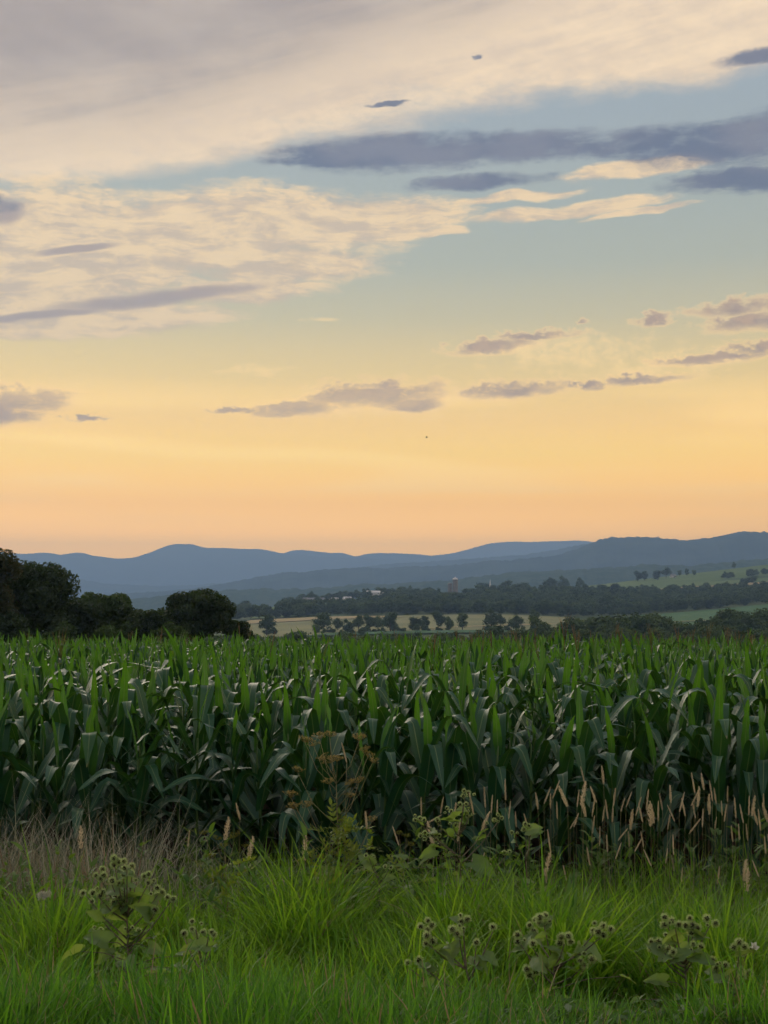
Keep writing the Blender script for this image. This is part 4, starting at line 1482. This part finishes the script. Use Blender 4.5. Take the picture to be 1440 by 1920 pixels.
GRD = 'pale seed heads before the corn at the right'
lab_r = 'pale straw-coloured seed head on a thin stalk before the corn, right half of the picture'
for px, top, hd in [(1034, 1456, 1), (1018, 1470, 0), (1007, 1484, 5), (1030, 1486, 2), (1062, 1466, 3), (1088, 1460, 4), (1094, 1434, 0), (1096, 1488, 3), (1108, 1490, 1), (1130, 1434, 5),
                    (1148, 1474, 0), (1128, 1508, 2), (1146, 1508, 0), (1162, 1494, 2), (1190, 1490, 1), (1203, 1504, 0), (1218, 1500, 4), (1224, 1498, 3), (1232, 1498, 1), (1250, 1525, 2),
                    (1263, 1504, 0), (1283, 1492, 0), (1290, 1522, 1), (1301, 1445, 1), (1306, 1470, 3), (1318, 1446, 5), (1302, 1500, 0), (1315, 1514, 0), (1341, 1471, 0), (1352, 1500, 2),
                    (1356, 1506, 0), (1338, 1526, 2), (1372, 1544, 0), (1384, 1543, 2), (1392, 1505, 0), (1402, 1488, 1), (1408, 1488, 3), (1418, 1512, 5), (1424, 1514, 1), (1400, 1540, 0),
                    (966, 1518, 0), (988, 1522, 2), (1067, 1524, 2), (1109, 1526, 0), (1122, 1546, 1), (1137, 1562, 0), (1157, 1545, 2), (1152, 1575, 0), (1178, 1555, 0), (1188, 1566, 2),
                    (1205, 1555, 0), (1219, 1587, 0), (1246, 1589, 2), (1261, 1560, 1), (1275, 1624, 0), (1262, 1600, 0), (1104, 1585, 0), (1060, 1620, 2), (1022, 1620, 0), (1030, 1552, 1),
                    (1393, 1600, 4), (1043, 1500, 0), (1074, 1512, 1), (1080, 1478, 0), (1116, 1470, 5), (1138, 1496, 1), (1172, 1480, 0), (1180, 1512, 3), (1210, 1476, 1), (1240, 1484, 0), (1256, 1470, 5), (1272, 1480, 1), (1294, 1476, 0), (1328, 1484, 3), (1334, 1460, 1), (1362, 1470, 0), (1378, 1490, 1), (1430, 1484, 0), (1438, 1500, 3), (1398, 1620, 4), (1421, 1608, 0), (1434, 1566, 0), (1444, 1560, 1), (1343, 1620, 0), (1020, 1590, 4), (1455, 1520, 0), (1470, 1500, 1)]:
    look = {0: 'slim', 1: 'long slim', 2: 'short slim', 3: 'thick loose', 4: 'wide feathery', 5: 'plump'}[hd]
    hgt = 'tall' if top < 1492 else ('middling' if top < 1548 else 'low')
    zone = ('beside the thin burdock' if px < 1012 else 'just right of the thin burdock' if px < 1068 else 'above the dense-clustered burdock' if px < 1136 else
            'above the gap between burdocks' if px < 1222 else 'above the wide burdock' if px < 1336 else 'at the right picture edge')
    reed(px + 2, top, rs.uniform(8.1, 9.3), '%s %s pale seed head before the corn, %s' % (hgt, look, zone), GRD, hd, None, int(rs.integers(0, 3)))
G2r = 'pale seed heads among the burdock at the centre'
for px, top, hd in [(790, 1492, 0), (800, 1508, 0), (826, 1490, 0), (888, 1481, 1), (910, 1472, 1), (948, 1457, 1), (903, 1515, 3), (921, 1488, 0), (932, 1498, 2), (954, 1500, 0), (851, 1502, 5),
                    (858, 1530, 3), (812, 1535, 4), (805, 1560, 0), (900, 1595, 2), (882, 1600, 0), (922, 1600, 0), (748, 1543, 1)]:
    look = {0: 'slim', 1: 'long slim', 2: 'short slim', 3: 'thick loose', 4: 'wide feathery', 5: 'plump'}[hd]
    zone = 'left of' if px < 815 else ('among the burs of' if px < 893 else 'right of')
    reed(px, top, rs.uniform(7.9, 8.9), '%s %s straw seed head %s the tall burdock at the centre' % ('high' if top < 1495 else 'middling' if top < 1540 else 'low', look, zone), G2r, hd, None, 1)
reed(650, 1388, 8.75, 'tallest pale seed head rising through the dry umbels of the tall weed', 'lone seed heads', 1, (0.25, 0.0), 0)
reed(688, 1518, 8.3, 'plump pinkish seed head right of the tall weed', 'lone seed heads', 5, (-0.1, 0), 0)
for px, top, hd, lab in [(450, 1501, 5, 'pale knotted seed head standing over the dry grass, by the yellow-green weed'), (422, 1524, 4, 'drooping fluffy seed head left of the yellow-green weed'),
                         (352, 1551, 0, 'short upright seed head at the right end of the dry grass'), (465, 1560, 4, 'nodding tan seed head right of the yellow-green weed'),
                         (152, 1540, 4, 'curled rusty seed head in the middle of the dry grass'), (572, 1562, 4, 'dark nodding seed head left of the tall weed')]:
    reed(px, top, 8.4, lab, 'lone seed heads', hd, (0.3, 0.1), 1)


# ------------------------------------------------------------------ burdock
def bur_mesh(seed, rad):
    r = np.random.default_rng(seed)
    b = MB()
    # core
    nlat, nlon = 6, 10
    V = [(0, 0, -rad)]
    for i in range(1, nlat):
        th = math.pi * i / nlat
        for k in range(nlon):
            V.append((rad * math.sin(th) * math.cos(2 * math.pi * k / nlon), rad * math.sin(th) * math.sin(2 * math.pi * k / nlon), -rad * math.cos(th)))
    V.append((0, 0, rad))
    Fc = [(0, 1 + (k + 1) % nlon, 1 + k) for k in range(nlon)]
    for i in range(nlat - 2):
        for k in range(nlon):
            a, c = 1 + i * nlon, 1 + (i + 1) * nlon
            Fc.append((a + k, a + (k + 1) % nlon, c + (k + 1) % nlon, c + k))
    l = 1 + (nlat - 2) * nlon
    Fc += [(l + k, l + (k + 1) % nlon, len(V) - 1) for k in range(nlon)]
    core = MB(); core.add(V, Fc)
    sp = MB()
    for k in range(280):
        d = sphere_pts(1, r)[0]
        if d[2] < -0.85: continue
        L = rad * r.uniform(0.75, 1.05)
        s = np.cross(d, sphere_pts(1, r)[0]); s /= np.linalg.norm(s)
        w = rad * 0.085
        p0 = d * rad * 0.9
        p1 = d * (rad + L * 0.7)
        tipd = d + np.array([0, 0, 0.35]) - d * 0.3
        p2 = p1 + tipd / np.linalg.norm(tipd) * L * 0.35
        sp.add([p0 - s * w, p0 + s * w, p1 + s * w * .5, p2, p1 - s * w * .5], [(0, 1, 2, 4), (4, 2, 3)], rnd=r.uniform())
    return core.mesh('bur', M['bur_core']), sp.mesh('bracts', M['bur_spine'])


BURS = [bur_mesh(700 + k, 0.0085) for k in range(4)]


def broad_leaf(seed, L, W):
    """cordate, wavy, folded leaf along +x"""
    r = np.random.default_rng(seed)
    ns, na = 10, 7
    t = np.linspace(0, 1, ns)
    wid = W * np.sin(np.pi * np.clip(0.10 + 0.90 * t, 0, 1) ** 0.62) ** 0.8
    wid[-1] = 0.001
    V = []
    ph = r.uniform(0, 6.28, 3)
    droop = r.uniform(0.3, 0.9)
    for i in range(ns):
        for q in np.linspace(-1, 1, na):
            back = 0.16 * L * max(0, 1 - t[i] * 4) * abs(q)
            x = t[i] * L - back
            z = -droop * L * t[i] ** 2 * 0.5 + abs(q) * wid[i] * 0.20 + 0.06 * W * math.sin(5 * t[i] * 3 + ph[0] + q * 2) * abs(q) + 0.03 * W * math.sin(17 * t[i] + ph[1]) * q * q
            V.append((x, q * wid[i] * (0.5 + 0.05 * math.sin(14 * t[i] + ph[2])), z))
    Fc = [(i * na + k, i * na + k + 1, (i + 1) * na + k + 1, (i + 1) * na + k) for i in range(ns - 1) for k in range(na - 1)]
    b = MB(); b.add(V, Fc, rnd=r.uniform(0, 1))
    return b.mesh('leaf', M['bur_leaf'])


BL = [broad_leaf(720 + k, l, w) for k, (l, w) in enumerate([(0.075, 0.055), (0.10, 0.07), (0.06, 0.035), (0.13, 0.09), (0.085, 0.06), (0.05, 0.025)])]
rb = np.random.default_rng(740)


def burdock(label, basepx, d, clusters, leaves, bscale=1.0, crown_r=0.11):
    x0 = at(basepx, d)
    z0 = gz(x0, d)
    base = np.array([x0, d, z0])
    root = link('burdock', None, loc=tuple(base))
    T = [(pt(px, py, d + rb.normal(0, 0.09)) - base, n) for px, py, n in clusters]
    cx = np.mean([t[0][0] for t in T]); hz = max(t[0][2] for t in T)
    # main stem
    b = MB()
    tz = np.linspace(0, 1, 6)
    stem = np.stack([cx * 0.6 * tz ** 1.4, 0.0 * tz, tz * hz * 0.78], 1)
    b.tube(np.vstack([[0, 0, -0.05], stem]), np.linspace(0.0085, 0.0035, 7), 6)
    link('stem', b.mesh('stem', M['bur_stem']), root)
    for P, n in T:
        zs = np.clip(P[2] - abs(P[0] - cx) * 0.9 - 0.05, 0.05, hz * 0.75)
        f = zs / (hz * 0.78)
        s = np.array([cx * 0.6 * f ** 1.4, 0, zs])
        b = MB()
        mid = s * 0.45 + P * 0.55 + np.array([0, 0, -0.025])
        tip = P - np.array([0, 0, 0.018])
        b.tube([s, s * .75 + mid * .25, mid, mid * .4 + tip * .6, tip], [0.0042, 0.0038, 0.003, 0.0025, 0.002], 5)
        br = link('branch', b.mesh('branch', M['bur_stem']), root)
        for k in range(n):
            o = np.zeros(3)
            if n > 1:
                a = 2 * math.pi * k / n + rb.uniform(-0.4, 0.4)
                q = 0.0165 * math.sqrt(n / 3.0) * rb.uniform(0.85, 1.2)
                o = np.array([math.cos(a) * q * 1.15, rb.normal(0, 0.010), math.sin(a) * q])
            sc = bscale * (rb.uniform(0.95, 1.3) if rb.random() < 0.8 else rb.uniform(0.55, 0.8))
            core, sp = BURS[rb.integers(0, 4)]
            bo = link('bur', core, root, loc=tuple(P + o), rot=(rb.uniform(-0.9, 0.5), rb.normal(0, .6), rb.uniform(0, 6.28)), scale=sc)
            link('bracts', sp, bo)
        for q in range(int(rb.integers(1, 4))):        # leaves along the branch
            w_ = rb.uniform(0.35, 1.0)
            at_ = s * (1 - w_) ** 2 + mid * 2 * w_ * (1 - w_) + tip * w_ ** 2
            link('leaf', BL[rb.choice([0, 1, 2, 4, 4, 5])], root, loc=tuple(at_), rot=(rb.normal(0, .7), rb.uniform(-1.0, 0.4), rb.uniform(0, 6.28)), scale=float(rb.uniform(0.7, 1.15)))
    for k in range(int(leaves * 1.5)):
        f = rb.uniform(0.22, 0.80)
        a = rb.uniform(0, 6.28)
        p = np.array([cx * 0.6 * f ** 1.4, 0, f * hz * 0.78])
        e = p + np.array([math.cos(a) * crown_r * rb.uniform(.5, 2.0), math.sin(a) * crown_r * rb.uniform(.3, 1.2), rb.uniform(0, 0.06)])
        b = MB(); b.tube([p, (p + e) / 2 + [0, 0, 0.015], e], [0.0025, 0.002, 0.0015], 4)
        lf = link('leaf', BL[rb.integers(0, 6)], root, loc=tuple(e), rot=(rb.normal(0, .5), rb.uniform(-0.5, 0.5), a + rb.normal(0, .4)), scale=float(rb.uniform(0.8, 1.3)))
        pe = link('leaf_stalk', b.mesh('leaf_stalk', M['bur_stem']), root)
    return tag(root, label, 'burdock', 'burdock plants on the verge')


burdock('large burdock full of round burs before the dry grass at the left', 245, 6.0,
        [(215, 1616, 3), (238, 1622, 3), (188, 1639, 4), (232, 1640, 1), (247, 1636, 1), (244, 1645, 1), (255, 1650, 1), (223, 1656, 1), (210, 1651, 1), (278, 1648, 4), (295, 1671, 4), (320, 1683, 2),
         (162, 1672, 2), (184, 1673, 4), (215, 1681, 1), (222, 1690, 4), (172, 1690, 1), (183, 1742, 3), (260, 1746, 1), (290, 1705, 1), (242, 1740, 2)], 22, 1.0, 0.16)
burdock('small burdock with a few burs right of the large left burdock', 392, 5.6, [(367, 1734, 3), (390, 1748, 2), (401, 1752, 1), (345, 1750, 1), (368, 1754, 1)], 7, 0.95)
burdock('leaning burdock with loose bur clusters left of the grass dip', 922, 5.5,
        [(800, 1735, 4), (803, 1762, 3), (868, 1722, 3), (860, 1743, 4), (924, 1738, 1), (893, 1767, 1), (786, 1800, 1), (765, 1805, 1)], 12, 1.05, 0.15)
burdock('burdock with a dense high cluster of burs in the grass dip', 1036, 5.45,
        [(1003, 1735, 4), (1020, 1726, 5), (975, 1760, 3), (999, 1769, 1), (1058, 1762, 5), (1118, 1738, 3), (1132, 1744, 4), (1098, 1799, 4), (996, 1823, 3)], 15, 1.08, 0.15)
burdock('wide burdock with many burs near the right picture edge', 1300, 5.45,
        [(1252, 1728, 3), (1266, 1733, 2), (1293, 1733, 4), (1300, 1741, 3), (1330, 1728, 3), (1248, 1752, 1), (1232, 1774, 5), (1246, 1778, 2), (1262, 1785, 1), (1303, 1775, 3)], 14, 1.05, 0.14)
burdock('low burdock at the right picture edge beside the cream blossom', 1375, 5.35,
        [(1340, 1808, 4), (1352, 1806, 2), (1386, 1777, 4), (1400, 1779, 3), (1397, 1825, 3)], 12, 1.05, 0.12)
burdock('tall burdock with small burs before the corn at the picture centre', 868, 8.0,
        [(872, 1488, 3), (884, 1490, 2), (868, 1507, 2), (840, 1520, 3), (782, 1533, 3), (795, 1537, 1), (820, 1537, 1), (880, 1525, 3), (934, 1535, 4), (795, 1567, 4), (817, 1567, 4), (913, 1543, 1), (950, 1597, 2),
         (850, 1545, 2), (838, 1600, 2)], 20, 0.95, 0.18)
burdock('thin burdock with one bur cluster among the pale seed heads', 992, 8.1, [(986, 1550, 3), (996, 1553, 3), (964, 1562, 2)], 6, 0.95)
burdock('small burdock with three burs right of the tall weed', 715, 8.0, [(692, 1602, 2), (699, 1607, 1), (728, 1626, 2)], 8, 0.95)


# ------------------------------------------------------------------ umbel weeds
def umbel_mesh(seed, rad, mat, nray=14):
    r = np.random.default_rng(seed)
    b = MB()
    for k in range(nray):
        a = r.uniform(0, 6.28); q = rad * math.sqrt(r.uniform(0.03, 1))
        e = np.array([math.cos(a) * q, math.sin(a) * q, rad * 0.75 + r.uniform(-.12, .12) * rad - q * 0.25])
        b.tube([(0, 0, 0), e * 0.55 + [0, 0, -0.05 * rad], e], [0.0012, 0.001, 0.0008], 3, rnd=0.3, cap=False)
        P = e + r.normal(0, rad * 0.09, (9, 3))
        v, f = quads_at(P, np.full(9, rad * 0.10), r)
        b.add(v, f, rnd=r.uniform())
    return b.mesh('umbel', mat)


UMB = [umbel_mesh(760 + k, 0.048, M['umbel'], 18) for k in range(3)]
UMG = [umbel_mesh(770 + k, 0.032, M['umbel_green'], 14) for k in range(2)]
UMW = umbel_mesh(780, 0.030, M['petal'], 46)


def compound_leaf(seed):
    r = np.random.default_rng(seed)
    b = MB()
    L = 0.15
    b.tube([(0, 0, 0), (L * .5, 0, 0.012), (L, 0, 0)], 0.001, 3)
    for k in range(4):
        for s in (-1, 1):
            x = L * (0.3 + 0.2 * k)
            v, f = blade(r, r.uniform(0.035, 0.055), r.uniform(0.014, 0.022), 1.1, 1.9, s * (1.1 - 0.15 * k) + r.normal(0, .2), np.array([x, 0, 0.006]), 5)
            b.add(v, f, rnd=r.uniform())
    v, f = blade(r, 0.05, 0.02, 1.2, 2.0, 0, np.array([L, 0, 0]), 5)
    b.add(v, f, rnd=r.uniform())
    return b.mesh('leaf', M['weed_leaf'])


CL = [compound_leaf(790 + k) for k in range(4)]
ru = np.random.default_rng(800)


def umbel_weed(name, label, cat, basepx, d, targets, leaves, umb, lz=(0.2, 0.8), stem_r=0.005, spread=0.05):
    x0 = at(basepx, d)
    base = np.array([x0, d, gz(x0, d)])
    root = link(name, None, loc=tuple(base))
    T = [pt(px, py, d + ru.normal(0, 0.08)) - base for px, py in targets]
    hz = max(t[2] for t in T)
    cx = np.mean([t[0] for t in T])
    b = MB()
    t = np.linspace(0, 1, 6)
    b.tube(np.stack([cx * .7 * t, 0 * t, -0.04 + t * (hz * 0.80 + 0.04)], 1), np.linspace(stem_r, stem_r * .45, 6), 6)
    link('stem', b.mesh('stem', M['stem']), root)
    for P in T:
        zs = np.clip(P[2] - abs(P[0] - cx) * 1.1 - 0.12, 0.10, hz * 0.78)
        s = np.array([cx * .7 * zs / (hz * .8), 0, zs])
        tip = P - np.array([0, 0, 0.028])
        mid = (s + tip) / 2 + np.array([(tip[0] - s[0]) * 0.12, 0, -0.02])
        b = MB(); b.tube([s, mid, tip], [stem_r * .5, stem_r * .4, stem_r * .28], 4)
        link('branch', b.mesh('branch', M['stem']), root)
        link('umbel', umb[ru.integers(0, len(umb))], root, loc=tuple(tip), rot=(ru.normal(0, .25), ru.normal(0, .25), ru.uniform(0, 6.28)), scale=float(ru.uniform(0.75, 1.15)))
    for k in range(leaves):
        f = ru.uniform(*lz)
        a = ru.uniform(0, 6.28)
        p = np.array([cx * .7 * f + ru.normal(0, spread), ru.normal(0, spread), f * hz * 0.8])
        link('leaf', CL[ru.integers(0, 4)], root, loc=tuple(p), rot=(ru.normal(0, .3), ru.uniform(-0.9, 0.3), a), scale=float(ru.uniform(0.7, 1.25)))
    return tag(root, label, cat)


umbel_weed('tall_weed', 'tall weed with brown dried umbels and yellow-green leaves before the corn', 'weed', 640, 8.7,
           [(572, 1384), (588, 1390), (599, 1377), (618, 1373), (608, 1417), (622, 1422), (632, 1419), (673, 1381), (686, 1400), (698, 1422), (558, 1440), (617, 1462), (659, 1462), (673, 1460), (545, 1487),
            (550, 1509), (576, 1505), (657, 1487), (697, 1532), (690, 1410)], 120, UMB, (0.12, 0.70), 0.006, 0.085)
umbel_weed('leafy_weed', 'yellow-green leafy weed at the right end of the dry grass', 'weed', 432, 8.2,
           [(383, 1556), (405, 1566), (440, 1562), (460, 1580), (420, 1580), (395, 1600)], 34, UMG, (0.2, 0.95), 0.004)
umbel_weed('leafy_weed', 'small yellow weed between the tall weed and the tall burdock', 'weed', 752, 8.3, [(748, 1556), (762, 1562), (770, 1578)], 10, UMG, (0.2, 0.9), 0.003)
umbel_weed('wild_carrot', 'white wild carrot flower before the dry grass, left picture edge', 'flower', 88, 6.0, [(84, 1671)], 4, [UMW], (0.1, 0.7), 0.003)
umbel_weed('leafy_weed', 'grey-green feathery weed at the foot of the tall weed', 'weed', 612, 7.9, [(612, 1585), (600, 1600), (628, 1594)], 22, UMG[:1], (0.2, 0.9), 0.003)

# cream blossom at the right edge
x0 = at(1412, 5.35)
b = MB()
for k in range(5):
    v, f = blade(ru, 0.03, 0.026, 0.4, 1.5, k * 1.256, np.zeros(3), 5)
    b.add(v, f, rnd=0.6)
o = link('blossom', None, loc=(x0, 5.35, gz(x0, 5.35)))
p = pt(1412, 1778, 5.35) - np.array(o.location)
link('petals', b.mesh('petals', M['petal']), o, loc=tuple(p), rot=(0.9, 0.2, 0))
b = MB(); b.tube([(0, 0, 0), p * [.4, 1, .5], p], [0.002, 0.0016, 0.0012], 5)
link('stem', b.mesh('stem', M['stem']), o)
tag(o, 'single cream blossom beside the burs at the right picture edge', 'flower')

# small bird far up over the valley
b = MB()
b.tube([(-0.22, 0, 0), (-0.08, 0, 0.02), (0.08, 0, 0.02), (0.2, 0, -0.01)], [0.02, 0.07, 0.06, 0.015], 8)
M['bird'] = plain('dark_feathers', (0.02, 0.02, 0.02), (0.04, 0.035, 0.03), 20, 0.8, 0.2)
o = link('bird', b.mesh('bird', M['bird']), loc=tuple(pt(800, 820, 230)))
for s in (-1, 1):
    b = MB()
    b.add([(0.09, 0, 0.02), (-0.06, 0, 0.02), (-0.10, s * 0.22, 0.13), (0.08, s * 0.22, 0.14), (-0.14, s * 0.48, 0.05)],
          [(0, 1, 2, 3), (3, 2, 4)])
    link('wing', b.mesh('wing', M['bird']), o)
tag(o, 'tiny dark bird flying over the valley', 'bird')

# ------------------------------------------------------------------ haze
m, nt = new_mat('haze_air')
pv = nt.nodes.new('ShaderNodeVolumePrincipled')
pv.inputs['Color'].default_value = (0.34, 0.56, 1.0, 1)
pv.inputs['Density'].default_value = 0.00018
pv.inputs['Anisotropy'].default_value = 0.3
ov = nt.nodes.new('ShaderNodeOutputMaterial')
nt.links.new(pv.outputs[0], ov.inputs['Volume'])
b = MB()
b.box(-13200, 13200, -13200, 13200, -16, 745)
o = link('haze', b.mesh('haze', m, False))
tag(o, 'thin blue evening haze lying over the valley', 'haze', kind='stuff')
